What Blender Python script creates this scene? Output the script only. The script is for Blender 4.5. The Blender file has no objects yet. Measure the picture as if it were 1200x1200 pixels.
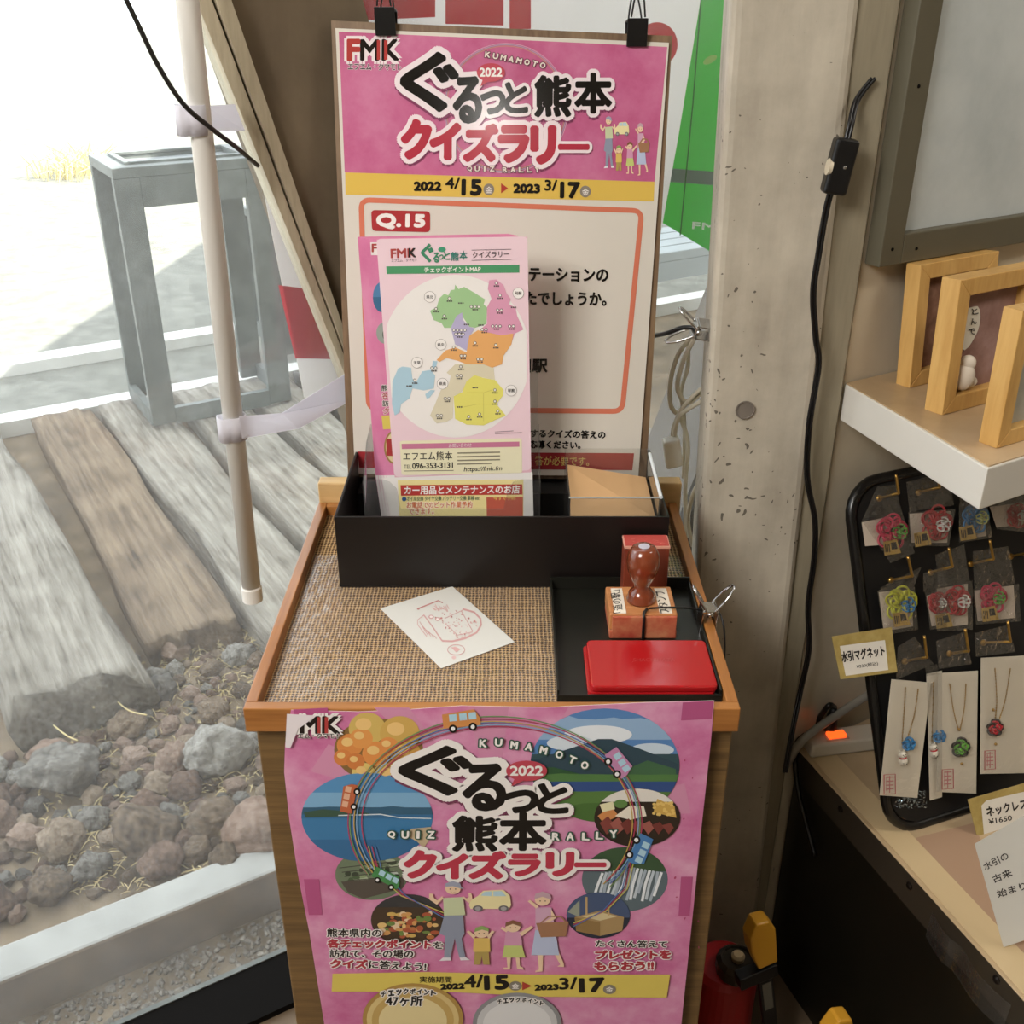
import bpy, bmesh, math, random
from mathutils import Vector as V, Matrix, noise
SC = bpy.context.scene
COL = SC.collection
# ---------------------------------------------------------------- camera
F = 1240.0; PITCH = math.radians(26.85); CAMZ = 1.5
cd = bpy.data.cameras.new('camera'); cam = bpy.data.objects.new('camera', cd); COL.objects.link(cam)
cam.location = (0, 0, CAMZ); cam.rotation_euler = (math.pi/2 - PITCH, 0, 0)
cd.sensor_fit = 'HORIZONTAL'; cd.sensor_width = 36.0; cd.lens = 36.0*F/1200.0; cd.clip_start = 0.02; cd.clip_end = 200
SC.camera = cam
# ---------------------------------------------------------------- world, sun, lamps, exposure
SC.view_settings.view_transform = 'Standard'; SC.view_settings.look = 'None'
SC.view_settings.exposure = 0.0; SC.view_settings.gamma = 1.0; SC.view_settings.use_curve_mapping = False
wd = bpy.data.worlds.new('sky'); SC.world = wd; wd.use_nodes = True
bg = wd.node_tree.nodes['Background']; bg.inputs[0].default_value = (0.90, 0.95, 1.0, 1); bg.inputs[1].default_value = 3.2
def lamp(name, kind, loc, target, energy, color, **kw):
    l = bpy.data.lights.new(name, kind); l.energy = energy; l.color = color
    for k, v in kw.items(): setattr(l, k, v)
    o = bpy.data.objects.new(name, l); COL.objects.link(o); o.location = loc
    o.rotation_euler = (V(target)-V(loc)).to_track_quat('-Z', 'Y').to_euler()
    return o
lamp('sun', 'SUN', (6, 1, 7), (0, 1.3, 1.0), 15.0, (1.0, 0.95, 0.86), angle=0.01)
lamp('ceiling_light', 'AREA', (-1.15, -0.55, 2.45), (0.0, 1.1, 0.8), 50.0, (1.0, 0.965, 0.92), shape='RECTANGLE', size=0.9, size_y=0.7)
lamp('ceiling_light', 'AREA', (1.6, 0.8, 2.65), (0.7, 1.35, 1.2), 17.0, (1.0, 0.94, 0.84), shape='RECTANGLE', size=0.7, size_y=0.6)
lamp('added_highlight_light', 'AREA', (-0.09, -2.5, 1.99), (0, 1.3, 1.0), 1.3, (1.0, 0.96, 0.9), shape='DISK', size=0.10)  # added unseen light, gives the upper poster its highlight and some frontal fill
# ---------------------------------------------------------------- helpers: sight lines onto real planes
cT, sT = math.cos(PITCH), math.sin(PITCH)
CAM = V((0, 0, CAMZ))
def ray(x, y):
    u = (x-600)/F; v = (600-y)/F
    return V((u, cT+v*sT, -sT+v*cT))
def onP(x, y, P, N):
    d = ray(x, y); return CAM + d*((V(P)-CAM).dot(V(N))/d.dot(V(N)))
def onZ(x, y, z): return onP(x, y, (0, 0, z), (0, 0, 1))
def onY(x, y, Y): return onP(x, y, (0, Y, 0), (0, 1, 0))
W0 = V((-0.56, 1.18, 0)); WD = V((0.857, 0.515, 0)).normalized(); WN = V((0.515, -0.857, 0)).normalized()
def wp(s, off, z=0): return W0 + WD*s - WN*off + V((0, 0, z))     # window frame: along the glass, outward, up
def onW(x, y, off=0.0): return onP(x, y, W0 - WN*off, WN)
# ---------------------------------------------------------------- materials
def srgb(h):
    if isinstance(h, str):
        h = h.lstrip('#'); c = [int(h[i:i+2], 16)/255 for i in (0, 2, 4)]
    else: c = h
    return tuple((x/12.92 if x <= 0.04045 else ((x+0.055)/1.055)**2.4) for x in c) + (1,)
class NT:
    def __init__(s, name):
        s.m = bpy.data.materials.new(name); s.m.use_nodes = True; s.t = s.m.node_tree
        s.b = s.t.nodes['Principled BSDF']; s.out = s.t.nodes['Material Output']
    def n(s, typ, **kw):
        nd = s.t.nodes.new(typ)
        for k, v in kw.items():
            if k.startswith('_'): setattr(nd, k[1:], v)
            else:
                key = k.replace('__', ' ')
                nd.inputs[int(key[1:]) if key[0] == 'i' and key[1:].isdigit() else key].default_value = v
        return nd
    def l(s, a, b): s.t.links.new(a, b)
    def ramp(s, fac, stops):
        r = s.t.nodes.new('ShaderNodeValToRGB'); e = r.color_ramp.elements
        while len(e) < len(stops): e.new(0.5)
        for k, (p, c) in enumerate(stops): e[k].position = p; e[k].color = srgb(c)
        s.l(fac, r.inputs[0]); return r.outputs[0]
    def coords(s, scale=(1, 1, 1), kind='Object', rot=(0, 0, 0)):
        tc = s.t.nodes.new('ShaderNodeTexCoord'); mp = s.t.nodes.new('ShaderNodeMapping')
        mp.inputs['Scale'].default_value = scale; mp.inputs['Rotation'].default_value = rot
        if any(rot):
            m0 = s.t.nodes.new('ShaderNodeMapping'); m0.inputs['Rotation'].default_value = rot; mp.inputs['Rotation'].default_value = (0, 0, 0)
            s.l(tc.outputs[kind], m0.inputs[0]); s.l(m0.outputs[0], mp.inputs[0])
        else: s.l(tc.outputs[kind], mp.inputs[0])
        return mp.outputs[0]
    def noise(s, vec, scale, detail=4, rough=0.5):
        nd = s.n('ShaderNodeTexNoise', Scale=scale, Detail=detail, Roughness=rough); s.l(vec, nd.inputs['Vector']); return nd.outputs['Fac']
    def bump(s, h, strength=0.3, dist=0.002):
        b = s.n('ShaderNodeBump', Strength=strength, Distance=dist); s.l(h, b.inputs['Height']); s.l(b.outputs[0], s.b.inputs['Normal'])
    def mix(s, fac, a, b, mode='MIX'):
        m = s.n('ShaderNodeMix', _data_type='RGBA', _blend_type=mode)
        for sock, val in ((m.inputs[0], fac), (m.inputs[6], a), (m.inputs[7], b)):
            if hasattr(val, 'is_linked'): s.l(val, sock)
            else: sock.default_value = val
        return m.outputs[2]
def plain(name, c, rough=0.5, metal=0.0, spec=0.5, var=0.0, scale=30, bump=0.0, coat=0.0, emit=0):
    t = NT(name); t.b.inputs['Roughness'].default_value = rough; t.b.inputs['Metallic'].default_value = metal
    t.b.inputs['Specular IOR Level'].default_value = spec; t.b.inputs['Coat Weight'].default_value = coat
    col = srgb(c); t.b.inputs['Base Color'].default_value = col
    if var or bump:
        f = t.noise(t.coords(), scale, 5, 0.6)
        if var:
            d = tuple(x*(1-var) for x in col[:3])+(1,); u = tuple(min(1, x*(1+var)) for x in col[:3])+(1,)
            t.l(t.mix(f, d, u), t.b.inputs['Base Color'])
        if bump: t.bump(f, bump, 0.002)
    if emit:
        t.b.inputs['Emission Color'].default_value = col; t.b.inputs['Emission Strength'].default_value = emit
    return t.m
def wood(name, c1, c2, sc=(3, 40, 40), rough=0.5, bump=0.15, coat=0.0):
    t = NT(name); t.b.inputs['Roughness'].default_value = rough; t.b.inputs['Coat Weight'].default_value = coat
    v = t.coords(sc); a = t.noise(v, 1.0, 6, 0.65); b = t.noise(v, 6.0, 3, 0.5)
    m = t.n('ShaderNodeMath', _operation='MULTIPLY_ADD', i1=0.35); t.l(b, m.inputs[0]); t.l(a, m.inputs[2])
    t.l(t.ramp(m.outputs[0], [(0.42, c1), (0.95, c2)]), t.b.inputs['Base Color']); t.bump(m.outputs[0], bump, 0.001); return t.m
def concrete(name, c1, c2, rough=0.85, pits=True):
    t = NT(name); t.b.inputs['Roughness'].default_value = rough
    v = t.coords(); a = t.noise(v, 7.0, 8, 0.62); st = t.noise(t.coords((16, 16, 2.2)), 1.6, 6, 0.6)
    m = t.n('ShaderNodeMath', _operation='MULTIPLY_ADD', i1=0.5); t.l(st, m.inputs[0]); t.l(a, m.inputs[2])
    col = t.ramp(m.outputs[0], [(0.45, c1), (0.62, [(x+y)/2 for x, y in zip(h2(c1), h2(c2))]), (0.95, c2)])
    if pits:
        vo = t.n('ShaderNodeTexVoronoi', Scale=62.0, Randomness=1.0); 
        wv = t.n('ShaderNodeTexNoise', Scale=30.0); t.l(v, wv.inputs['Vector'])
        ad = t.n('ShaderNodeMixRGB', _blend_type='LINEAR_LIGHT', Fac=0.03); t.l(v, ad.inputs[1]); t.l(wv.outputs['Color'], ad.inputs[2]); t.l(ad.outputs[0], vo.inputs['Vector'])
        sp = t.noise(v, 5.0, 2, 0.5)
        th = t.n('ShaderNodeMapRange', i1=0.42, i2=0.70, i3=0.02, i4=0.24); t.l(sp, th.inputs[0])
        lt = t.n('ShaderNodeMath', _operation='LESS_THAN'); t.l(vo.outputs['Distance'], lt.inputs[0]); t.l(th.outputs[0], lt.inputs[1])
        f = t.n('ShaderNodeMath', _operation='MULTIPLY', i1=0.75); t.l(lt.outputs[0], f.inputs[0])
        col = t.mix(f.outputs[0], col, srgb('#2c241c'))
    t.l(col, t.b.inputs['Base Color']); t.bump(m.outputs[0], 0.4, 0.004); return t.m
def h2(h):
    h = h.lstrip('#'); return [int(h[i:i+2], 16)/255 for i in (0, 2, 4)]
def clear(name, tint=(1, 1, 1, 1), haze=0.0, hazecol=(0.9, 0.92, 0.95, 1), rough=0.02, fres=1.45, hscale=9, bumpy=0.0, refl=1.0):
    t = NT(name); t.t.nodes.remove(t.b)
    tr = t.n('ShaderNodeBsdfTransparent', Color=tint); gl = t.n('ShaderNodeBsdfGlossy', Roughness=rough); fr = t.n('ShaderNodeLayerWeight', Blend=0.5)
    pw = t.n('ShaderNodeMath', _operation='POWER', i1=5.0); t.l(fr.outputs['Facing'], pw.inputs[0])
    f0 = ((fres-1)/(fres+1))**2
    fm = t.n('ShaderNodeMath', _operation='MULTIPLY_ADD', i1=(1-f0)*refl, i2=f0*refl); t.l(pw.outputs[0], fm.inputs[0])
    if bumpy:
        bp = t.n('ShaderNodeBump', Strength=bumpy, Distance=0.01); t.l(t.noise(t.coords(), 60, 3), bp.inputs['Height'])
        t.l(bp.outputs[0], gl.inputs['Normal']); t.l(bp.outputs[0], fr.inputs['Normal'])
    mx = t.n('ShaderNodeMixShader'); t.l(fm.outputs[0], mx.inputs[0]); t.l(tr.outputs[0], mx.inputs[1]); t.l(gl.outputs[0], mx.inputs[2])
    last = mx
    if haze:
        df = t.n('ShaderNodeBsdfDiffuse', Color=hazecol); tl = t.n('ShaderNodeBsdfTranslucent', Color=hazecol)
        hm = t.n('ShaderNodeMixShader', Fac=0.5); t.l(df.outputs[0], hm.inputs[1]); t.l(tl.outputs[0], hm.inputs[2])
        nz = t.noise(t.coords((1, 1, 0.6)), hscale, 7, 0.65)
        mr = t.n('ShaderNodeMapRange', i1=0.3, i2=0.75, i3=haze*0.5, i4=haze*1.5); t.l(nz, mr.inputs[0])
        last = t.n('ShaderNodeMixShader'); t.l(mr.outputs[0], last.inputs[0]); t.l(mx.outputs[0], last.inputs[1]); t.l(hm.outputs[0], last.inputs[2])
    t.l(last.outputs[0], t.out.inputs[0]); return t.m
def attr_print(name, rough=0.35, spec=0.5, coat=0.0):
    t = NT(name); a = t.n('ShaderNodeVertexColor', _layer_name='Ink'); t.l(a.outputs[0], t.b.inputs['Base Color'])
    t.b.inputs['Roughness'].default_value = rough; t.b.inputs['Specular IOR Level'].default_value = spec; t.b.inputs['Coat Weight'].default_value = coat; t.b.inputs['Coat Roughness'].default_value = 0.12
    return t.m
def cloth_print(name, c=None):
    t = NT(name); t.t.nodes.remove(t.b); d = t.n('ShaderNodeBsdfDiffuse'); tl = t.n('ShaderNodeBsdfTranslucent'); mx = t.n('ShaderNodeMixShader', Fac=0.55)
    if c is None:
        a = t.n('ShaderNodeVertexColor', _layer_name='Ink'); t.l(a.outputs[0], d.inputs[0]); t.l(a.outputs[0], tl.inputs[0])
    else: d.inputs[0].default_value = srgb(c); tl.inputs[0].default_value = srgb(c)
    t.l(d.outputs[0], mx.inputs[1]); t.l(tl.outputs[0], mx.inputs[2]); t.l(mx.outputs[0], t.out.inputs[0]); return t.m
def mottled(name, c1, c2, c3, scale=14, rough=0.35, coat=0.0):
    t = NT(name); v = t.coords(); a = t.noise(v, scale, 6, 0.62)
    t.l(t.ramp(a, [(0.3, c1), (0.5, c2), (0.72, c3)]), t.b.inputs['Base Color']); t.b.inputs['Roughness'].default_value = rough
    t.b.inputs['Coat Weight'].default_value = coat; t.b.inputs['Coat Roughness'].default_value = 0.12
    return t.m
# ---------------------------------------------------------------- mesh helpers
def wl(o):
    p = V((0, 0, 0))
    while o is not None: p = p+V(o.location); o = o.parent
    return p
class MB:
    def __init__(s): s.bm = bmesh.new(); s.mi = 0
    def face(s, vs):
        try: f = s.bm.faces.new(vs); f.material_index = s.mi; return f
        except ValueError: return None
    def prism(s, ring, vec, cap=True):
        a = [s.bm.verts.new(p) for p in ring]; b = [s.bm.verts.new(V(p)+V(vec)) for p in ring]; n = len(a)
        if cap: s.face(a[::-1]); s.face(b)
        for i in range(n): s.face([a[i], a[(i+1) % n], b[(i+1) % n], b[i]])
        return s
    def box(s, lo, hi):
        x0, y0, z0 = lo; x1, y1, z1 = hi
        return s.prism([(x0, y0, z0), (x1, y0, z0), (x1, y1, z0), (x0, y1, z0)], (0, 0, z1-z0))
    def obox(s, c, ax, ay, az):                     # centre + half-axis vectors
        c = V(c); ax = V(ax); ay = V(ay); az = V(az)
        return s.prism([c-ax-ay-az, c+ax-ay-az, c+ax+ay-az, c-ax+ay-az], az*2)
    def tube(s, pts, r, n=8, closed=False):
        pts = [V(p) for p in pts]; rings = []; N = len(pts)
        rr = r if isinstance(r, (list, tuple)) else [r]*N
        prev = None
        for i, p in enumerate(pts):
            if closed: t = pts[(i+1) % N]-pts[i-1]
            else: t = pts[min(i+1, N-1)]-pts[max(i-1, 0)]
            if t.length < 1e-9: t = V((0, 0, 1))
            t.normalize()
            if prev is None:
                a = t.cross(V((0, 0, 1)));
                if a.length < 0.1: a = t.cross(V((1, 0, 0)))
            else: a = prev - t*prev.dot(t)
            if a.length < 1e-6: a = t.orthogonal()
            a.normalize(); prev = a; b = t.cross(a)
            rings.append([s.bm.verts.new(p+(a*math.cos(2*math.pi*k/n)+b*math.sin(2*math.pi*k/n))*rr[i]) for k in range(n)])
        for i in range(N if closed else N-1):
            A = rings[i]; B = rings[(i+1) % N]
            for k in range(n): s.face([A[k], A[(k+1) % n], B[(k+1) % n], B[k]])
        if not closed: s.face(rings[0][::-1]); s.face(rings[-1])
        return s
    def lathe(s, prof, c, n=24, axis=None):         # prof: (radius, height) along axis
        c = V(c); az = V(axis or (0, 0, 1)).normalized(); ax = az.orthogonal().normalized(); ay = az.cross(ax); rings = []
        for r, h in prof: rings.append([s.bm.verts.new(c+az*h+(ax*math.cos(2*math.pi*k/n)+ay*math.sin(2*math.pi*k/n))*max(r, 1e-5)) for k in range(n)])
        for A, B in zip(rings, rings[1:]):
            for k in range(n): s.face([A[k], A[(k+1) % n], B[(k+1) % n], B[k]])
        s.face(rings[0][::-1]); s.face(rings[-1]); return s
    def ball(s, c, r, sub=2, sc=(1, 1, 1)):
        res = bmesh.ops.create_icosphere(s.bm, subdivisions=sub, radius=r)
        for v in res['verts']: v.co = V((v.co.x*sc[0], v.co.y*sc[1], v.co.z*sc[2]))+V(c)
        for f in {f for v in res['verts'] for f in v.link_faces}: f.material_index = s.mi
        return s
    def build(s, name, mats, parent=None, bevel=0.0, seg=2, smooth=False, origin=None):
        bmesh.ops.recalc_face_normals(s.bm, faces=s.bm.faces)
        if bevel:
            ed = [e for e in s.bm.edges if e.is_manifold and e.calc_face_angle(0) > 0.5]
            bmesh.ops.bevel(s.bm, geom=ed, offset=bevel, segments=seg, affect='EDGES', profile=0.5, clamp_overlap=True)
        for f in s.bm.faces: f.smooth = smooth
        me = bpy.data.meshes.new(name); s.bm.to_mesh(me); s.bm.free()
        for m in (mats if isinstance(mats, (list, tuple)) else [mats]): me.materials.append(m)
        o = bpy.data.objects.new(name, me); COL.objects.link(o)
        if origin is not None:
            me.transform(Matrix.Translation(-V(origin))); o.location = origin
        if parent is not None:
            o.parent = parent
            o.location = V(o.location) - wl(parent)
        return o
def tag(o, label, cat, group=None, kind=None):
    if label: o['label'] = label
    if cat: o['category'] = cat
    if group: o['group'] = group
    if kind: o['kind'] = kind
    return o
def thing(name, label, cat, loc=(0, 0, 0), group=None):
    o = bpy.data.objects.new(name, None); COL.objects.link(o); o.location = loc; o.empty_display_size = 0.05
    return tag(o, label, cat, group)
def struct(o): o['kind'] = 'structure'; return o
def smooth_path(pts, n=6, closed=False):
    P = [V(p) for p in pts]; out = []; N = len(P)
    for i in range(N if closed else N-1):
        p0 = P[i-1] if (i > 0 or closed) else P[0]; p1 = P[i]; p2 = P[(i+1) % N]; p3 = P[(i+2) % N] if (i+2 < N or closed) else P[-1]
        for k in range(n):
            t = k/n
            out.append(0.5*((2*p1)+(p2-p0)*t+(2*p0-5*p1+4*p2-p3)*t*t+(3*p1-p0-3*p2+p3)*t**3))
    if not closed: out.append(P[-1])
    return out
# ---------------------------------------------------------------- printed artwork on a flat sheet
_tc = {}
def text_mesh(body, off):
    k = (body, off)
    if k not in _tc:
        c = bpy.data.curves.new('lettering', 'FONT'); c.body = body; c.offset = off; c.resolution_u = 3
        o = bpy.data.objects.new('lettering', c); COL.objects.link(o); bpy.context.view_layer.update()
        ev = o.evaluated_get(bpy.context.evaluated_depsgraph_get()); m = ev.to_mesh()
        vs = [(v.co.x, v.co.y) for v in m.vertices]; fs = [tuple(p.vertices) for p in m.polygons]
        ev.to_mesh_clear(); bpy.data.objects.remove(o); bpy.data.curves.remove(c); _tc[k] = (vs, fs)
    return _tc[k]
class Art:
    STEP = 0.00012
    def __init__(s, P, N, up=(0, 0, 1)):
        s.P = V(P); s.N = V(N).normalized(); s.ex = V(up).cross(s.N).normalized(); s.ey = s.N.cross(s.ex); s.items = []
    def p(s, x, y):
        q = onP(x, y, s.P, s.N)-s.P; return (q.dot(s.ex), q.dot(s.ey))
    def w(s, a, b, h=0): return s.P+s.ex*a+s.ey*b+s.N*h
    def raw(s, vs, fs, col, layer, mi=0): s.items.append((vs, fs, col, layer, mi))
    def poly(s, pts, col, layer=1, mi=0): s.raw([s.p(*q) for q in pts], [tuple(range(len(pts)))], col, layer, mi)
    def ell(s, cx, cy, rx, ry, col, layer=1, rot=0.0, n=28, a0=0, a1=360):
        R = math.radians(rot); pts = []
        full = abs(a1-a0) >= 360
        for i in range(n if full else n+1):
            a = math.radians(a0+(a1-a0)*i/n); x = rx*math.cos(a); y = ry*math.sin(a)
            pts.append((cx+x*math.cos(R)-y*math.sin(R), cy+x*math.sin(R)+y*math.cos(R)))
        s.poly(pts, col, layer)
    def stroke(s, pts, w, col, layer=1, closed=False):
        n = len(pts); L = []; Rr = []
        for i in range(n):
            a = pts[i-1] if (i > 0 or closed) else pts[0]; b = pts[(i+1) % n] if (i < n-1 or closed) else pts[-1]
            dx, dy = b[0]-a[0], b[1]-a[1]; l = math.hypot(dx, dy) or 1; nx, ny = -dy/l*w/2, dx/l*w/2
            L.append((pts[i][0]+nx, pts[i][1]+ny)); Rr.append((pts[i][0]-nx, pts[i][1]-ny))
        vs = [s.p(*q) for q in L]+[s.p(*q) for q in Rr]
        fs = [(i, (i+1) % n, n+(i+1) % n, n+i) for i in range(n if closed else n-1)]
        s.raw(vs, fs, col, layer)
    def ring(s, cx, cy, rx, ry, w, col, layer=1, a0=0, a1=360, n=48):
        full = abs(a1-a0) >= 360
        s.stroke([(cx+rx*math.cos(math.radians(a0+(a1-a0)*i/n)), cy+ry*math.sin(math.radians(a0+(a1-a0)*i/n))) for i in range(n if full else n+1)], w, col, layer, full)
    def clipell(s, cx, cy, rx, ry, y0f, y1f, col, layer, wob=0.0, seed=0):
        """the slice of an ellipse between two heights (fractions -1..1, downwards)"""
        rnd = random.Random(seed); pts = []
        for i in range(15):
            f = y0f+(y1f-y0f)*i/14; pts.append((cx+rx*math.sqrt(max(0, 1-f*f)), cy+ry*f))
        bot = []
        for i in range(15):
            f = y1f+(y0f-y1f)*i/14; bot.append((cx-rx*math.sqrt(max(0, 1-f*f)), cy+ry*f))
        top = []
        if wob:
            x0 = bot[-1][0]; x1 = pts[0][0]
            for i in range(1, 10): top.append((x0+(x1-x0)*i/10, bot[-1][1]-abs(rnd.gauss(0, wob))))
        s.poly(pts+bot+top, col, layer)
    def text(s, body, x0, y0, x1, y1, h, col, layer=3, bold=0.0, outline=None, lean=0.0, shadow=None):
        """baseline from (x0,y0) to (x1,y1) in the sheet, cap height h"""
        dx, dy = x1-x0, y1-y0; l = math.hypot(dx, dy); ux, uy = dy/l, -dx/l
        O = V(s.p(x0, y0)); X = V(s.p(x1, y1))-O; Y = V(s.p(x0+ux*h+lean*h, y0+uy*h))-O
        vs, fs = text_mesh(body, 0.0)
        if not vs: return
        ax = min(v[0] for v in vs); bx = max(v[0] for v in vs); ay = min(v[1] for v in vs); by = max(v[1] for v in vs)
        if by-ay < 0.3: cy = (ay+by)/2; ay, by = cy-0.45, cy+0.45
        def mp(v, d=(0, 0)): q = O+X*((v[0]-ax)/(bx-ax)+d[0])+Y*((v[1]-ay)/(by-ay)+d[1]); return (q.x, q.y)
        def fat(r, c, lay, n, d=(0, 0)):
            ry_ = r; rx_ = r*(by-ay)/(bx-ax)*Y.length/max(1e-9, X.length)*1.0
            ry_ = r/(by-ay)*1.0; rx_ = r/(by-ay)*Y.length/max(1e-9, X.length)
            if n == 0 or r <= 0: s.raw([mp(v, d) for v in vs], fs, c, lay); return
            for k in range(n):
                a = 2*math.pi*(k+0.5)/n; s.raw([mp(v, (d[0]+rx_*math.cos(a), d[1]+ry_*math.sin(a))) for v in vs], fs, c, lay)
        big = len(body) == 1
        if shadow: fat(bold+shadow[0], shadow[1], layer-2, 10, (0.01, -0.05))
        if outline: fat(bold+outline[0], outline[1], layer-1, 24 if big else 8)
        if bold: fat(bold*0.7, col, layer, 16 if big else 8)
        fat(0, col, layer, 0)
    def box(s, x0, y0, x1, y1, body, col, layer=5, bold=0.05, outline=None, shadow=None, rot=0):
        s.text(body, x0, y1+rot/2, x1, y1-rot/2, y1-y0, col, layer, bold, outline, 0, shadow)
    def build(s, name, outline, thick, mats, parent=None, bgmat=1, curl=None, sidecol='#efe9e0'):
        """the sheet (outline in sight-line pixels) with every printed shape welded into one mesh"""
        bm = bmesh.new(); cl = bm.loops.layers.float_color.new('Ink')
        def addf(vs, c, mi):
            try: f = bm.faces.new(vs)
            except ValueError: return
            f.material_index = mi
            for lp in f.loops: lp[cl] = c
        o2 = [s.p(*q) for q in outline]
        top = [bm.verts.new(s.w(a, b, 0)) for a, b in o2]; bot = [bm.verts.new(s.w(a, b, -thick)) for a, b in o2]; n = len(top)
        sc = srgb(sidecol)
        def ink(c):
            r = srgb(c); l = 0.3*r[0]+0.55*r[1]+0.15*r[2]; return tuple(x*0.85+l*0.15 for x in r[:3])+(1,)
        addf(top, sc, bgmat); addf(bot[::-1], sc, 0)
        for i in range(n): addf([top[i], bot[i], bot[(i+1) % n], top[(i+1) % n]], sc, 0)
        for k, (vs, fs, col, layer, mi) in enumerate(s.items):
            h = s.STEP*layer+1.5e-6*(k % 60)
            bv = [bm.verts.new(s.w(a, b, h)) for a, b in vs]; c = ink(col)
            for f in fs: addf([bv[i] for i in f], c, mi)
        for f in bm.faces:
            f.normal_update()
            if len(f.verts) and f.normal.dot(s.N) < -0.2 and f.verts[0].co.dot(s.N) > s.P.dot(s.N)-1e-6: f.normal_flip()
        me = bpy.data.meshes.new(name); bm.to_mesh(me); bm.free()
        for m in mats: me.materials.append(m)
        o = bpy.data.objects.new(name, me); COL.objects.link(o)
        if parent is not None: o.parent = parent; o.location = -wl(parent)
        return o
# ================================================================ MATERIALS
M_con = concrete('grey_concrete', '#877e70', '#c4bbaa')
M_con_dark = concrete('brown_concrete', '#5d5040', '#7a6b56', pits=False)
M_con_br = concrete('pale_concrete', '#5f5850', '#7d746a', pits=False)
M_trimwood = wood('grey_trim', '#7d7460', '#978d77', (30, 30, 3), 0.6, 0.05)
M_mull = wood('mullion', '#9c8f78', '#cdc2a8', (30, 30, 4), 0.35, 0.1)
M_dark = plain('dark_frame', '#0c0907', 0.8, spec=0.1)
M_black = plain('black_board', '#16120f', 0.4)
M_floor = plain('floor_brown', '#6d5c49', 0.7, var=0.25, scale=8)
M_wall = plain('wall_plaster', '#b8ab96', 0.9, var=0.08, scale=4)
M_ceil = plain('ceiling_plaster', '#cfc8bb', 0.9)
M_paperwall = mottled('beige_paper', '#c2b6a0', '#cabfa9', '#d6ccb8', 6, 0.35)
M_glass = clear('window_glass', (0.95, 0.97, 0.97, 1), 0.05, (0.95, 0.96, 0.97, 1), 0.01, 1.5, 7)
M_gal = mottled('galvanised_metal', '#5c605d', '#6e726e', '#808480', 16, 0.5)
M_white = plain('white_plastic', '#e9e7e2', 0.4)
M_blackpl = plain('black_plastic', '#0e0d0e', 0.35)
M_brass = plain('brass', '#b8924c', 0.3, 0.9)
M_chrome = plain('chrome', '#c8c8c8', 0.18, 1.0)
M_film = clear('clear_film', (0.97, 0.97, 0.97, 1), 0.015, (1, 1, 1, 1), 0.06, 1.45, 40, 0.35, 1.3)
M_acryl = clear('clear_acrylic', (0.92, 0.93, 0.93, 1), 0.02, (1, 1, 1, 1), 0.02, 1.5, 10, 0.0, 1.6)
M_ink = attr_print('printed_paper', 0.4)
M_inkgloss = attr_print('laminated_print', 0.13, 0.5, 0.0)
# ================================================================ ROOM SHELL
def poly_slab(name, pts, z0, z1, mat):
    mb = MB(); mb.prism([(x, y, z0) for x, y in pts], (0, 0, z1-z0)); return struct(mb.build(name, mat))
wl0 = wp(-2.85, 0.0); wl1 = wp(1.16, 0.0)
room = [(-3, -2.6), (2.8, -2.6), (2.8, 2.65), (wl1.x, wl1.y), (wl0.x, wl0.y)]
poly_slab('floor', room, -0.12, 0.0, M_floor)
far = wp(1.16, 4.9)
poly_slab('ceiling_with_shade_canopy', [(-3, -2.6), (2.8, -2.6), (2.8, 2.2), (7.5, 2.2), (7.5, 7.5), (0.95, 7.5), (0.50, 1.86), (wl0.x, wl0.y)], 2.72, 2.85, M_ceil)  # room ceiling, plus an unseen canopy added to shade the ground outside
def wall(name, a, b, z0, z1, th, mat):
    a = V((a[0], a[1], 0)); b = V((b[0], b[1], 0)); n = (b-a).normalized().cross(V((0, 0, 1)))*th
    mb = MB(); mb.prism([a+V((0, 0, z0)), b+V((0, 0, z0)), b+n+V((0, 0, z0)), a+n+V((0, 0, z0))], (0, 0, z1-z0)); return struct(mb.build(name, mat))
wall('wall_back', (-3, -2.6), (2.8, -2.6), 0, 2.72, 0.1, M_wall)
wall('wall_left', (-3, wl0.y), (-3, -2.6), 0, 2.72, 0.1, M_wall)
wall('wall_right', (2.8, -2.6), (2.8, 2.66), 0, 2.72, 0.1, M_wall)
WA = V((0.42, 1.27, 0)); WU = V((0.866, 0.5, 0)); WF = V((0.5, -0.866, 0))       # display wall: corner, along, facing
e = WA+WU*2.76
wall('wall_front', (e.x, e.y), (WA.x, WA.y), 0, 2.72, 0.08, M_paperwall) if False else None
mb = MB(); mb.prism([WA, e, e-WF*0.08, WA+V((0.0, 0.09, 0))], (0, 0, 2.72)); struct(mb.build('wall_front', M_paperwall))
mb = MB(); mb.prism([WA+V((0.003, 0.09, 0)), WA+V((0.08, 0.14, 0)), V((0.50, 1.83, 0)), V((0.44, 1.79, 0))], (0, 0, 2.72)); struct(mb.build('wall_side', M_wall))
# ---- the slanted glass wall's frame and glass
mb = MB(); mb.prism([wp(-2.85, 0.002, 0.0), wp(1.15, 0.002, 0.0), wp(1.15, 0.008, 0.0), wp(-2.85, 0.008, 0.0)], (0, 0, 2.71))
win = struct(mb.build('window_1', M_glass))
mb = MB(); mb.prism([wp(-2.85, -0.11, 0.0), wp(1.15, -0.11, 0.0), wp(1.15, -0.008, 0.0), wp(-2.85, -0.008, 0.0)], (0, 0, 0.012))
struct(mb.build('window_sill', M_dark, win))
mb = MB(); mb.prism([wp(-2.85, -0.0079, 0.0), wp(1.15, -0.0079, 0.0), wp(1.15, 0.0015, 0.0), wp(-2.85, 0.0015, 0.0)], (0, 0, 0.014))
struct(mb.build('window_bead', M_gal, win))
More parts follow.
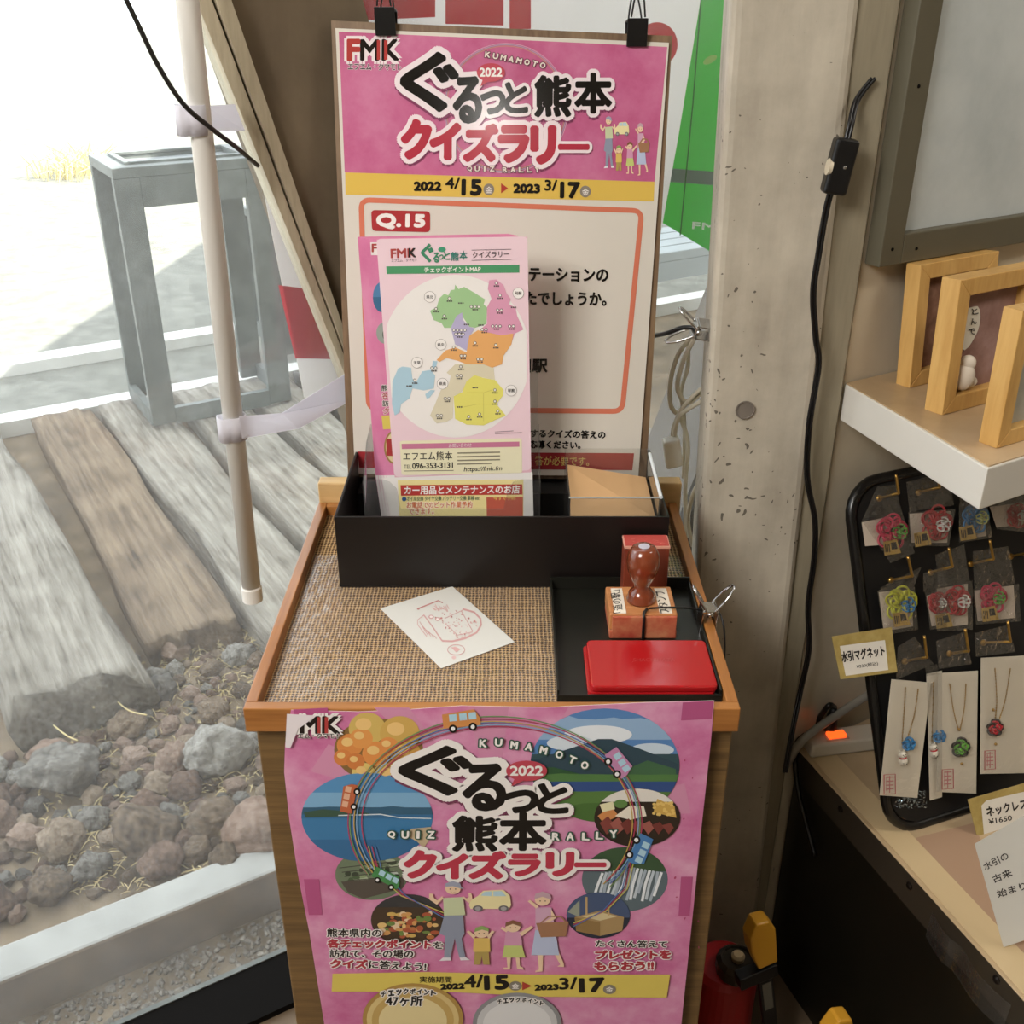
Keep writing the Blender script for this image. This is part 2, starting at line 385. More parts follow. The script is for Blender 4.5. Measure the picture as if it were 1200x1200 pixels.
# ---- two slanted concrete legs of the column, meeting behind the stand
def slab_px(name, pts, offn, depth, mat, extend=None):
    """a leaning member: its face outline lies in the glass plane (offset offn), it goes back by depth"""
    mb = MB(); mb.prism([onW(x, y, offn) for x, y in pts], -WN*depth); return struct(mb.build(name, mat))
def lean(name, base_s, top_s, z0, z1, w, offn, depth, mat):
    mb = MB(); mb.prism([wp(base_s, offn, z0), wp(base_s+w, offn, z0), wp(top_s+w, offn, z1), wp(top_s, offn, z1)], -WN*depth)
    return struct(mb.build(name, mat))
def s_of(p): return (V(p)-W0).dot(WD)
a = onW(275, 25); b = onW(405, 402)
k = (s_of(a)-s_of(b))/(a.z-b.z); s0 = s_of(a)-k*a.z
wcol = 0.165
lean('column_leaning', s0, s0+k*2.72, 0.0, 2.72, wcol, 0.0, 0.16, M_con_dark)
a2 = onW(236, 25); b2 = onW(400, 436)
k2 = (s_of(a2)-s_of(b2))/(a2.z-b2.z); s2 = s_of(a2)-k2*a2.z
w_m = s0-s2
def Ls(z, f): l = s2+k2*z; return l+((s0+k*z)-l)*f
ZM = 0.62
for nm, f0, f1, d0 in (('trim_1', 0.0, 0.46, -0.012), ('trim_2', 0.54, 1.0, -0.016), ('trim_3', 0.44, 0.56, -0.004)):
    mb = MB(); mb.prism([wp(Ls(ZM, f0), d0, ZM), wp(Ls(ZM, f1), d0, ZM), wp(Ls(2.72, f1), d0, 2.72), wp(Ls(2.72, f0), d0, 2.72)], -WN*0.04)
    struct(mb.build(nm, M_dark if nm == 'trim_3' else M_mull, bevel=0.002))
a = onW(830, 330, 0.17); b = onW(757, 520, 0.17)
k3 = (s_of(a)-s_of(b))/(a.z-b.z); s3 = s_of(a)-k3*a.z
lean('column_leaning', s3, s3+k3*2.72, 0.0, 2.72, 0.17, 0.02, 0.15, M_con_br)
# ---- the upright concrete column beside the stand
CY = 1.25
def colx(x, y): return onY(x, y, CY)
tl = colx(856, 20); bl = colx(818, 640); tr = colx(1006, 20); br = colx(936, 640)
def ex(a, b, z): t = (z-a.z)/(b.z-a.z); return a+(b-a)*t
ring = [ex(tl, bl, 0.0), ex(tr, br, 0.0), ex(tr, br, 2.72), ex(tl, bl, 2.72)]
mb = MB(); mb.prism(ring, (0.02, 0.16, 0)); struct(mb.build('column_upright', M_con, bevel=0.012, seg=3))
mb = MB(); mb.lathe([(0.011, 0), (0.012, 0.001), (0.0125, 0.0022), (0.011, 0.0025), (0.0105, 0.001)], onY(873, 480, CY-0.0005), 24, (0, -1, 0))
struct(mb.build('column_plug', M_con_br))
# trim board between column and display wall
mb = MB(); mb.prism([(0.358, 1.262, 0), (0.4175, 1.262, 0), (0.4175, 1.30, 0), (0.358, 1.30, 0)], (0, 0, 2.72)); struct(mb.build('trim_4', M_trimwood, bevel=0.002))
# noticeboard panel on the display wall (dark frame, grey face)
def onD(x, y, out=0.0): return onP(x, y, WA+WF*out, WF)
zb = onD(1016, 315, 0.02).z
M_pframe = plain('olive_frame', '#5a5545', 0.45, var=0.1, scale=20)
M_pface = mottled('grey_panel', '#b0b7b8', '#c0c6c6', '#cdd1cf', 5, 0.2)
th = thing('wall_panel', 'large grey panel in a dark olive frame on the wall above the shelf', 'panel', WA+V((0, 0, zb)))
def dbox(u0, u1, z0, z1, o0, o1):
    mb = MB(); mb.prism([WA+WU*u0+WF*o0+V((0, 0, z0)), WA+WU*u1+WF*o0+V((0, 0, z0)), WA+WU*u1+WF*o1+V((0, 0, z0)), WA+WU*u0+WF*o1+V((0, 0, z0))], (0, 0, z1-z0)); return mb
PW = 0.95; fb = 0.036; u00 = 0.004
dbox(u00+fb, PW-fb, zb+fb, 2.2-fb, 0.001, 0.012).build('panel_face', M_pface, th)
mb = MB()
for (u0, u1, z0, z1) in ((u00, u00+fb, zb, 2.2), (PW-fb, PW, zb, 2.2), (u00+fb, PW-fb, zb, zb+fb), (u00+fb, PW-fb, 2.2-fb, 2.2)):
    mb.prism([WA+WU*u0+WF*0.001+V((0, 0, z0)), WA+WU*u1+WF*0.001+V((0, 0, z0)), WA+WU*u1+WF*0.024+V((0, 0, z0)), WA+WU*u0+WF*0.024+V((0, 0, z0))], (0, 0, z1-z0))
mb.build('panel_frame', M_pframe, th, bevel=0.0015)
for (u, z) in ((u00+0.018, zb+0.02), (u00+0.018, zb+0.20), (u00+0.06, zb+0.016)):
    mb = MB(); mb.lathe([(0.0022, 0), (0.0018, 0.001), (0.0002, 0.0012)], WA+WU*u+WF*0.024+V((0, 0, z)), 10, WF); mb.build('screw', M_dark, th)
# ================================================================ OUTSIDE
M_ground = mottled('volcanic_soil', '#5e5142', '#7d6d58', '#9a8870', 9, 0.95)
M_asphalt = mottled('grey_paving', '#6b6a62', '#7d7c73', '#908f85', 12, 0.95)
M_curb = mottled('pale_kerb', '#9a9994', '#a9a8a3', '#b6b5b0', 10, 0.9)
M_curbside = mottled('brown_kerb_side', '#7d6f60', '#8e7f6e', '#a08f7c', 10, 0.95)
def strip(name, o0, o1, z0, z1, mat, s0=-5.5, s1=6.0):
    mb = MB(); mb.prism([wp(s0, o0, z0), wp(s1, o0, z0), wp(s1, o1, z0), wp(s0, o1, z0)], (0, 0, z1-z0)); return struct(mb.build(name, mat))
strip('ground_gravel', 0.012, 0.195, -0.3, -0.10, M_ground)
strip('ground_soil', 0.265, 2.78, -0.3, -0.03, M_ground)
strip('ground_paving', 2.86, 40, -0.3, -0.03, M_asphalt, -40, 40)
mb = MB(); mb.prism([wp(-5.5, 0.19, -0.3), wp(6, 0.19, -0.3), wp(6, 0.27, -0.3), wp(-5.5, 0.27, -0.3)], (0, 0, 0.30))
kerb = mb.build('trim_5', [M_curbside, M_curb], bevel=0.006)
for p in kerb.data.polygons:
    if p.normal.z > 0.5: p.material_index = 1
struct(kerb)
M_farcurb = mottled('white_kerb', '#cfcdc6', '#dad8d2', '#e4e2dc', 8, 0.9); strip('trim_6', 2.78, 2.88, -0.3, 0.03, M_farcurb); strip('trim_7', 3.5, 3.62, -0.3, 0.02, M_farcurb)
rnd = random.Random(7)
# ---- railway sleepers and logs laid square to the glass
def sleeper(name, label, s0, s1, o0, o1, z0, z1, mat, rough=0.012, seed=0, round_=0.0, skew=0.0):
    bm = bmesh.new(); nu, nv, nw = 8, 46, 3
    W2, L2, H2 = (s1-s0)/2, (o1-o0)/2, (z1-z0)/2
    bmesh.ops.create_cube(bm, size=2.0)
    bmesh.ops.subdivide_edges(bm, edges=[e for e in bm.edges if abs((e.verts[0].co-e.verts[1].co).y) > 1], cuts=nv, use_grid_fill=True)
    bmesh.ops.subdivide_edges(bm, edges=[e for e in bm.edges if abs((e.verts[0].co-e.verts[1].co).x) > 1], cuts=nu, use_grid_fill=True)
    bmesh.ops.subdivide_edges(bm, edges=[e for e in bm.edges if abs((e.verts[0].co-e.verts[1].co).z) > 1], cuts=nw, use_grid_fill=True)
    for v in bm.verts:
        x, y, z = v.co
        if round_:
            q = max(abs(x), abs(z)); l = math.hypot(x, z) or 1; f = (1-round_)+round_*q/l; x *= f; z *= f
        P = V((x*W2*8+seed, y*L2*1.2, z*H2*8)); d = noise.noise(P*1.5)*rough+noise.noise(V((x*W2*60, y*L2*3+seed, z*H2*40)))*rough*0.6
        sx = x*W2*(1+0.12*noise.noise(V((seed, y*L2*2, 3))))+d; sy = y*L2+noise.noise(V((x*3+seed, 1, z*3)))*0.04*(abs(y) > 0.9); sz = z*H2+d
        v.co = V(wp((s0+s1)/2+sx+skew*y, (o0+o1)/2+sy, (z0+z1)/2+sz))
    for f in bm.faces: f.smooth = True
    mb = MB(); mb.bm.free(); mb.bm = bm
    o = mb.build(name, mat, smooth=True); tag(o, label, 'timber', 'old timbers laid outside the glass'); return o
def sleepermat(name, c1, c2, c3):
    t = NT(name); t.b.inputs['Roughness'].default_value = 0.9
    r = math.atan2(0.515, 0.857)
    v = t.coords((26, 1.5, 26), 'Object', (0, 0, -r)); a = t.noise(v, 2.2, 10, 0.72); b = t.noise(t.coords(), 7, 6, 0.65)
    m = t.n('ShaderNodeMath', _operation='MULTIPLY_ADD', i1=0.55); t.l(b, m.inputs[0]); t.l(a, m.inputs[2])
    t.l(t.ramp(m.outputs[0], [(0.52, c1), (0.68, c2), (0.92, c3)]), t.b.inputs['Base Color']); t.bump(m.outputs[0], 1.0, 0.02); return t.m
M_sl_b = sleepermat('brown_timber', '#3b3026', '#776450', '#a69178')
M_sl_w = sleepermat('bleached_timber', '#4a4238', '#8d8578', '#bdb5a8')
M_sl_g = sleepermat('grey_timber', '#3a3733', '#6e6a63', '#9a958c')
sleeper('timber', 'brown weathered timber whose broken end lies on the rocks', 0.225, 0.445, 1.02, 2.74, -0.05, 0.045, M_sl_b, 0.014, 3)
sleeper('timber', 'bleached white timber beside the brown one, running under the metal table leg', 0.475, 0.70, 0.86, 2.74, -0.05, 0.045, M_sl_w, 0.012, 11, 0, -0.01)
sleeper('timber', 'pale timber outside, passing behind the bottom end of the white pole', 0.74, 0.95, 0.66, 2.74, -0.05, 0.05, M_sl_w, 0.01, 19)
sleeper('timber', 'striped grey timber outside, below the paper strap', 1.0, 1.2, 0.6, 2.74, -0.05, 0.045, M_sl_w, 0.01, 27)
sleeper('timber', 'grey timber seen just beside the poster board', 1.25, 1.45, 0.6, 2.74, -0.05, 0.05, M_sl_g, 0.01, 35)
sleeper('timber', 'rounded white log at the picture edge, nearest the rocks', -0.16, 0.15, 0.84, 2.74, -0.05, 0.11, M_sl_w, 0.02, 43, 0.55, -0.04)
sleeper('timber', 'grey timber at the far side of the rounded white log', -0.50, -0.26, 0.9, 2.74, -0.05, 0.045, M_sl_g, 0.014, 51)
sleeper('timber', 'pale timber seen beside the tangled white cords', 1.9, 2.12, 0.7, 2.74, -0.05, 0.05, M_sl_w, 0.01, 59)
sleeper('timber', 'bleached timber seen low between the poster board and the leaning column', 1.6, 1.82, 0.7, 2.74, -0.05, 0.05, M_sl_w, 0.01, 63)
# ---- rocks
def rockmat(name, c1, c2, c3):
    t = NT(name); t.b.inputs['Roughness'].default_value = 0.95; oi = t.n('ShaderNodeObjectInfo')
    a = t.noise(t.coords(), 4.5, 9, 0.72); ad = t.n('ShaderNodeMath', _operation='MULTIPLY_ADD', i1=0.35); t.l(oi.outputs['Random'], ad.inputs[0]); t.l(a, ad.inputs[2])
    t.l(t.ramp(ad.outputs[0], [(0.42, c1), (0.64, c2), (0.88, c3)]), t.b.inputs['Base Color']); t.bump(a, 1.0, 0.012); return t.m
R_mats = [rockmat('brown_rock', '#41352b', '#86735f', '#bda993'), rockmat('grey_rock', '#403c38', '#7f7a72', '#b5b0a7'), rockmat('reddish_rock', '#493830', '#8a705f', '#b79f8e')]
R_proto = []
def rock_mesh(seed, mat):
    bm = bmesh.new(); bmesh.ops.create_icosphere(bm, subdivisions=4, radius=1.0); r = random.Random(seed)
    planes = [(V((r.gauss(0, 1), r.gauss(0, 1), r.gauss(0, 1))).normalized(), r.uniform(0.62, 0.95)) for _ in range(11)]
    o = V((r.uniform(0, 50),)*3)
    for v in bm.verts:
        p = v.co.copy()
        for n_, d in planes:
            k_ = p.dot(n_)
            if k_ > d: p -= n_*(k_-d)*0.9
        p *= 1+0.22*noise.noise(p*1.6+o)+0.12*noise.noise(p*4+o)+0.07*noise.noise(p*9+o)+0.03*noise.noise(p*20+o)
        v.co = V((p.x, p.y*0.85, p.z*0.72))
    for f in bm.faces: f.smooth = True
    me = bpy.data.meshes.new('rock'); bm.to_mesh(me); bm.free(); me.materials.append(mat); return me
for i in range(9): R_proto.append(rock_mesh(100+i, R_mats[i % 3]))
def rock(me, loc, size, label, group=None):
    o = bpy.data.objects.new('rock', me); COL.objects.link(o); o.location = loc; o.scale = (size, size*rnd.uniform(0.85, 1.15), size*rnd.uniform(0.85, 1.1))
    o.rotation_euler = (rnd.uniform(-0.4, 0.4), rnd.uniform(-0.4, 0.4), rnd.uniform(0, 6.28)); tag(o, label, 'rock', group); return o
BIG = [(80, 905, 0.085, 1, 'large rough dark grey rock at the picture edge, left of the stand'),
       (255, 880, 0.085, 1, 'large grey angular rock just left of the stand body'),
       (300, 975, 0.075, 2, 'pinkish brown boulder against the kerb beside the stand'),
       (170, 980, 0.075, 0, 'round brown boulder in the middle of the kerb row'),
       (75, 985, 0.055, 0, 'tan rounded rock above the kerb at the picture edge'),
       (192, 1012, 0.05, 2, 'upright pinkish rock touching the kerb'),
       (190, 807, 0.05, 1, 'pale grey stone below the brown timber end'),
       (140, 812, 0.06, 2, 'reddish flat rock beside the curled twig'),
       (207, 762, 0.045, 2, 'reddish lump lying at the broken timber end'),
       (200, 955, 0.035, 1, 'small pale stone on top of the round brown boulder'),
       (250, 960, 0.05, 0, 'brown rock between the boulders above the kerb'),
       (65, 890, 0.06, 2, 'brown red slab rock behind the rough dark grey rock'),
       (205, 890, 0.045, 2, 'red brown stone at the centre of the rock bed'),
       (155, 770, 0.018, 1, 'small bright white pebble by the log end'),
       (265, 1010, 0.04, 0, 'brown stone tucked low against the kerb near the stand')]
taken = []
for (x, y, r_, m_, lab) in BIG:
    p = onZ(x, y+r_*180, -0.03); taken.append((p, r_)); rock(R_proto[[0, 3, 6][rnd.randrange(3)]+m_], p+V((0, 0, r_*0.45)), r_, lab)
n_ = 0; tries = 0
while n_ < 270 and tries < 9000:
    tries += 1
    x = rnd.uniform(-25, 350); y = rnd.uniform(742, 1085); p = onZ(x, y, -0.03)
    off = -(p-W0).dot(WN); s_ = s_of(p)
    if off < 0.33 or s_ > 0.75: continue
    r_ = rnd.choice([0.014, 0.018, 0.022, 0.026, 0.03, 0.034, 0.04, 0.046, 0.052])*(1.0+0.15*(y > 900))
    if off+r_ > (1.0 if 0.2 < s_ < 0.46 else 0.84 if s_ < 0.2 else 0.8): continue
    if any((p-q).length < (r_+rq)*0.74 for q, rq in taken): continue
    if off-r_ < 0.275: continue
    taken.append((p, r_)); n_ += 1
    rock(R_proto[rnd.randrange(9)], p+V((0, 0, r_*0.4)), r_, 'small volcanic stone in the rock bed outside the glass', 'small volcanic stones in the bed outside')
# pebbles in the gutter between glass and kerb, and dry straw: too many to count
M_straw = plain('dry_straw', '#d8c491', 0.9, var=0.2, scale=20)
mb = MB()
for i in range(2600):
    if i < 1700: p = onZ(rnd.uniform(40, 340), rnd.uniform(735, 1050), -0.028)
    else: p = wp(rnd.uniform(0.3, 0.75), rnd.uniform(0.62, 1.05), -0.028)
    off = -(p-W0).dot(WN)
    if off < 0.28 or off > 1.1: continue
    a = rnd.uniform(0, 6.28); l = rnd.uniform(0.006, 0.028); d = V((math.cos(a), math.sin(a), rnd.uniform(-0.1, 0.5)))*l
    q = p+V((0, 0, rnd.uniform(0, 0.012))); mb.tube([q, q+d*0.5+V((0, 0, l*0.15)), q+d], 0.0009, 3)
tag(mb.build('straw', M_straw), 'dry straw and chaff strewn among the stones', 'straw', kind='stuff')
M_gutter = mottled('gutter_gravel', '#5f584f', '#857c70', '#aaa294', 90, 0.95)
mb = MB()
for i in range(1700):
    s_ = rnd.uniform(-0.75, 0.3); of = 0.04+0.14*rnd.random()**1.3; r_ = rnd.choice([0.003, 0.004, 0.005, 0.007])
    c = wp(s_, of, -0.098); res = bmesh.ops.create_icosphere(mb.bm, subdivisions=1, radius=r_)
    for v in res['verts']: v.co = v.co*rnd.uniform(0.7, 1.2)+c
tag(mb.build('gravel', M_gutter), 'fine grey gravel in the gutter between glass and kerb', 'gravel', kind='stuff')
for (pts, lab) in (([(110, 830), (106, 805), (118, 797), (128, 812), (150, 832), (172, 838)], 'pale curled twig lying on the stones'), ([(63, 850), (78, 862), (91, 868)], 'short straight straw stick at the picture edge on the stones')):
    mb = MB(); mb.tube(smooth_path([onZ(x, y, 0.03) for x, y in pts], 6), 0.002, 6); tag(mb.build('twig', M_straw, smooth=True), lab, 'twig')
# dry grass far outside
M_dry = plain('dry_grass', '#d9cc98', 0.9, var=0.25, scale=5)
mb = MB()
for i in range(160):
    c = onP(rnd.uniform(40, 112), 165, (0, 9.5, 0), (0, 1, 0)); q = V((c.x, 9.5+rnd.uniform(-0.4, 0.4), -0.03)); h = rnd.uniform(0.08, 0.26)
    mb.tube([q, q+V((rnd.uniform(-.05, .05), 0, h*0.6)), q+V((rnd.uniform(-.15, .15), rnd.uniform(-.1, .1), h))], [0.008, 0.006, 0.001], 3)
tag(mb.build('grass', M_dry), 'tuft of dry yellow grass far out on the bright ground', 'grass', kind='stuff')
# ---- galvanised display tables outside
def metal_stand(label, s0, s1, o0, o1, h, pw=0.085, mesh=True, inner=0.06):
    t = thing('metal_table', label, 'table', wp((s0+s1)/2, (o0+o1)/2, -0.02), 'galvanised tables outside')
    def blk(a0, a1, b0, b1, z0, z1): mb.prism([wp(a0, b0, z0), wp(a1, b0, z0), wp(a1, b1, z0), wp(a0, b1, z0)], (0, 0, z1-z0))
    mb = MB(); blk(s0, s1, o0, o0+0.07, h-0.035, h); blk(s0, s1, o1-0.07, o1, h-0.035, h); blk(s0, s0+0.07, o0+0.07, o1-0.07, h-0.035, h); blk(s1-0.07, s1, o0+0.07, o1-0.07, h-0.035, h); mb.build('top_frame', M_gal, t, bevel=0.003)
    if mesh:
        mb = MB(); blk(s0+0.07, s1-0.07, o0+0.07, o1-0.07, h-0.03, h-0.015); mb.build('mesh_top', M_meshtop, t)
        mb = MB()
        for (a0, a1, b0, b1) in ((s0+0.07, s1-0.07, o0+0.055, o0+0.075), (s0+0.07, s1-0.07, o1-0.075, o1-0.055), (s0+0.055, s0+0.075, o0+0.055, o1-0.055), (s1-0.075, s1-0.055, o0+0.055, o1-0.055)): blk(a0, a1, b0, b1, h, h+0.008)
        mb.build('mesh_rim', M_gal, t)
    for (a, b) in ((s0, o0), (s1-pw, o0), (s0, o1-0.03), (s1-pw, o1-0.03)):
        mb = MB(); blk(a, a+pw, b, b+0.03, 0.06, h-0.035); mb.build('leg', M_gal, t, bevel=0.003)
    mb = MB(); blk(s0+pw, s1-pw, o0, o0+0.025, 0.055, 0.055+inner); mb.build('lower_rail', M_gal, t)
    mb = MB(); blk(s0+pw, s1-pw, o0, o0+0.025, h-0.13, h-0.035); mb.build('apron', M_gal, t)
    for a in (s0, s1-0.025):
        mb = MB(); blk(a, a+0.025, o0+0.03, o1-0.03, 0.055, 0.055+inner); mb.build('side_rail', M_gal, t)
    return t
t_ = NT('mesh_sheet'); vv = t_.coords((180, 180, 180), 'Object', (0, 0, -0.54)); ck = t_.n('ShaderNodeTexChecker', Scale=1.0, Color1=srgb('#4d5254'), Color2=srgb('#b7babb')); t_.l(vv, ck.inputs[0]); t_.l(ck.outputs[0], t_.b.inputs['Base Color']); t_.b.inputs['Roughness'].default_value = 0.5
M_meshtop = t_.m
metal_stand('tall galvanised metal table with a mesh top standing on the timbers', 0.585, 1.105, 2.38, 2.74, 0.95)
metal_stand('lower grey metal table half hidden by the white and red banner', 1.27, 1.75, 2.9, 3.3, 0.62, 0.06, False)
# grey plank bench
def bench():
    t = thing('plank_bench', 'pale grey plank bench outside, below the green board', 'bench', wp(2.9, 2.4, 0))
    M_pl = plain('pale_planks', '#a9b0b2', 0.8, var=0.1, scale=10)
    def blk(mb, a0, a1, b0, b1, z0, z1): mb.prism([wp(a0, b0, z0), wp(a1, b0, z0), wp(a1, b1, z0), wp(a0, b1, z0)], (0, 0, z1-z0))
    for i in range(4):
        mb = MB(); blk(mb, 2.3, 3.6, 2.2+i*0.105, 2.295+i*0.105, 0.42, 0.46); mb.build('plank', M_pl, t, bevel=0.004)
    for a in (2.42, 3.4):
        mb = MB(); blk(mb, a, a+0.08, 2.24, 2.58, -0.03, 0.42); mb.build('leg', M_pl, t)
    mb = MB(); blk(mb, 2.3, 3.6, 2.2, 2.23, 0.34, 0.42); mb.build('apron', M_pl, t)
bench()
# green banner with white lettering
art = Art(W0-WN*0.55, WN)
art.poly([(770, 196), (900, 206), (900, 222), (768, 212)], '#7d858a', 2)
art.stroke([(826, -60), (812, 120), (797, 276)], 1.6, '#2f6b36', 3)
art.ell(832, 70, 9, 4, '#bcd86a', 3, -30)  # pale ellipse: a rounded highlight painted onto the green
art.text('FM', 811, 268, 838, 270, 8, '#eef3ee', 3, 0.04)
t = art.build('banner', [(740, -160), (960, -160), (960, 372), (785, 266), (745, 243)], 0.002, [cloth_print('green_banner_print'), cloth_print('green_cloth', '#56bd58')], None, 1, None, '#56bd58')
tag(t, 'green banner with a grey band and white letters outside, beside the concrete column', 'banner')
# ================================================================ THE STAND
M_rail = wood('rail_wood', '#8a5526', '#bb7f43', (3, 45, 45), 0.35, 0.1, 0.1)
M_rail_s = wood('rail_wood_deep', '#8a5526', '#b4783f', (45, 3, 45), 0.35, 0.1, 0.1)
M_body = wood('oak_laminate', '#5a4429', '#86683f', (5, 60, 120), 0.5, 0.08)
M_blk = wood('pale_pine', '#c79d63', '#e0bd86', (4, 40, 40), 0.5, 0.05)
def burlap():
    t = NT('burlap'); t.b.inputs['Roughness'].default_value = 0.85
    v0 = t.n('ShaderNodeTexCoord'); nz = t.n('ShaderNodeTexNoise', Scale=60.0, Detail=3.0); t.l(v0.outputs['Object'], nz.inputs['Vector'])
    ad = t.n('ShaderNodeMixRGB', _blend_type='LINEAR_LIGHT', Fac=0.0016); t.l(v0.outputs['Object'], ad.inputs[1]); t.l(nz.outputs['Color'], ad.inputs[2])
    wx = t.n('ShaderNodeTexWave', _bands_direction='X', Scale=1.0/0.0042*0.314); wy = t.n('ShaderNodeTexWave', _bands_direction='Y', Scale=1.0/0.0042*0.314)
    t.l(ad.outputs[0], wx.inputs[0]); t.l(ad.outputs[0], wy.inputs[0])
    mn = t.n('ShaderNodeMath', _operation='MAXIMUM'); t.l(wx.outputs['Fac'], mn.inputs[0]); t.l(wy.outputs['Fac'], mn.inputs[1])
    mu = t.n('ShaderNodeMath', _operation='MULTIPLY'); t.l(wx.outputs['Fac'], mu.inputs[0]); t.l(wy.outputs['Fac'], mu.inputs[1])
    av = t.n('ShaderNodeMath', _operation='MULTIPLY_ADD', i1=0.35); t.l(mu.outputs[0], av.inputs[0]); t.l(mn.outputs[0], av.inputs[2])
    big = t.noise(t.coords((1, 1, 1)), 130, 3, 0.6); s0_ = t.n('ShaderNodeMath', _operation='MULTIPLY_ADD', i1=0.55); t.l(big, s0_.inputs[0]); t.l(av.outputs[0], s0_.inputs[2]); sm = t.n('ShaderNodeMath', _operation='MULTIPLY', i1=0.526); t.l(s0_.outputs[0], sm.inputs[0])
    col = t.ramp(sm.outputs[0], [(0.22, '#1e1108'), (0.52, '#87602f'), (0.80, '#d6b07c')])
    t.l(col, t.b.inputs['Base Color']); t.bump(av.outputs[0], 0.7, 0.002); return t.m
M_burlap = burlap()
TX0, TX1, TY0, TY1, TZ = -0.267, 0.227, 0.848, 1.31, 0.852
SURF = 0.838
st = thing('display_stand', 'wood-grain stand with a railed burlap tray top, carrying the quiz rally leaflets', 'stand', (-0.02, 1.08, 0))
mb = MB(); mb.box((TX0+0.006, TY0+0.014, 0.0), (TX1-0.002, TY1-0.006, 0.823)); mb.build('body', M_body, st, bevel=0.002)
mb = MB(); mb.box((TX0+0.012, TY0+0.012, 0.823), (TX1-0.012, TY1-0.012, SURF-0.0005)); mb.build('table_top', M_burlap, st)
mb = MB(); mb.box((TX0, TY0, 0.8232), (TX1, TY0+0.012, TZ)); mb.build('front_rail', M_rail, st, bevel=0.0012)
for x0 in (TX0, TX1-0.012):
    mb = MB(); mb.box((x0, TY0+0.0121, 0.8232), (x0+0.012, TY1, TZ)); mb.build('side_rail', M_rail_s, st, bevel=0.0012)
mb = MB(); mb.box((TX0+0.0122, TY1-0.012, 0.8232), (TX1-0.0122, TY1, TZ)); mb.build('back_rail', M_rail, st, bevel=0.0012)
mb = MB(); mb.box((TX0+0.0005, TY1+0.0005, 0.80), (TX1+0.006, TY1+0.022, 0.881)); mb.build('back_batten', M_blk, st, bevel=0.002)
# clear plastic sheet over the burlap
mb = MB(); mb.box((TX0+0.0135, TY0+0.0135, SURF-0.0003), (TX1-0.0135, 1.185, SURF+0.0002))
M_sheet = clear('plastic_sheet_clear', (0.98, 0.98, 0.98, 1), 0.05, (1, 1, 1, 1), 0.12, 1.45, 14, 0.25, 1.0)
tag(mb.build('plastic_sheet', M_sheet), 'clear plastic sheet laid over the burlap of the tray top', 'sheet')
SF = SURF+0.0004
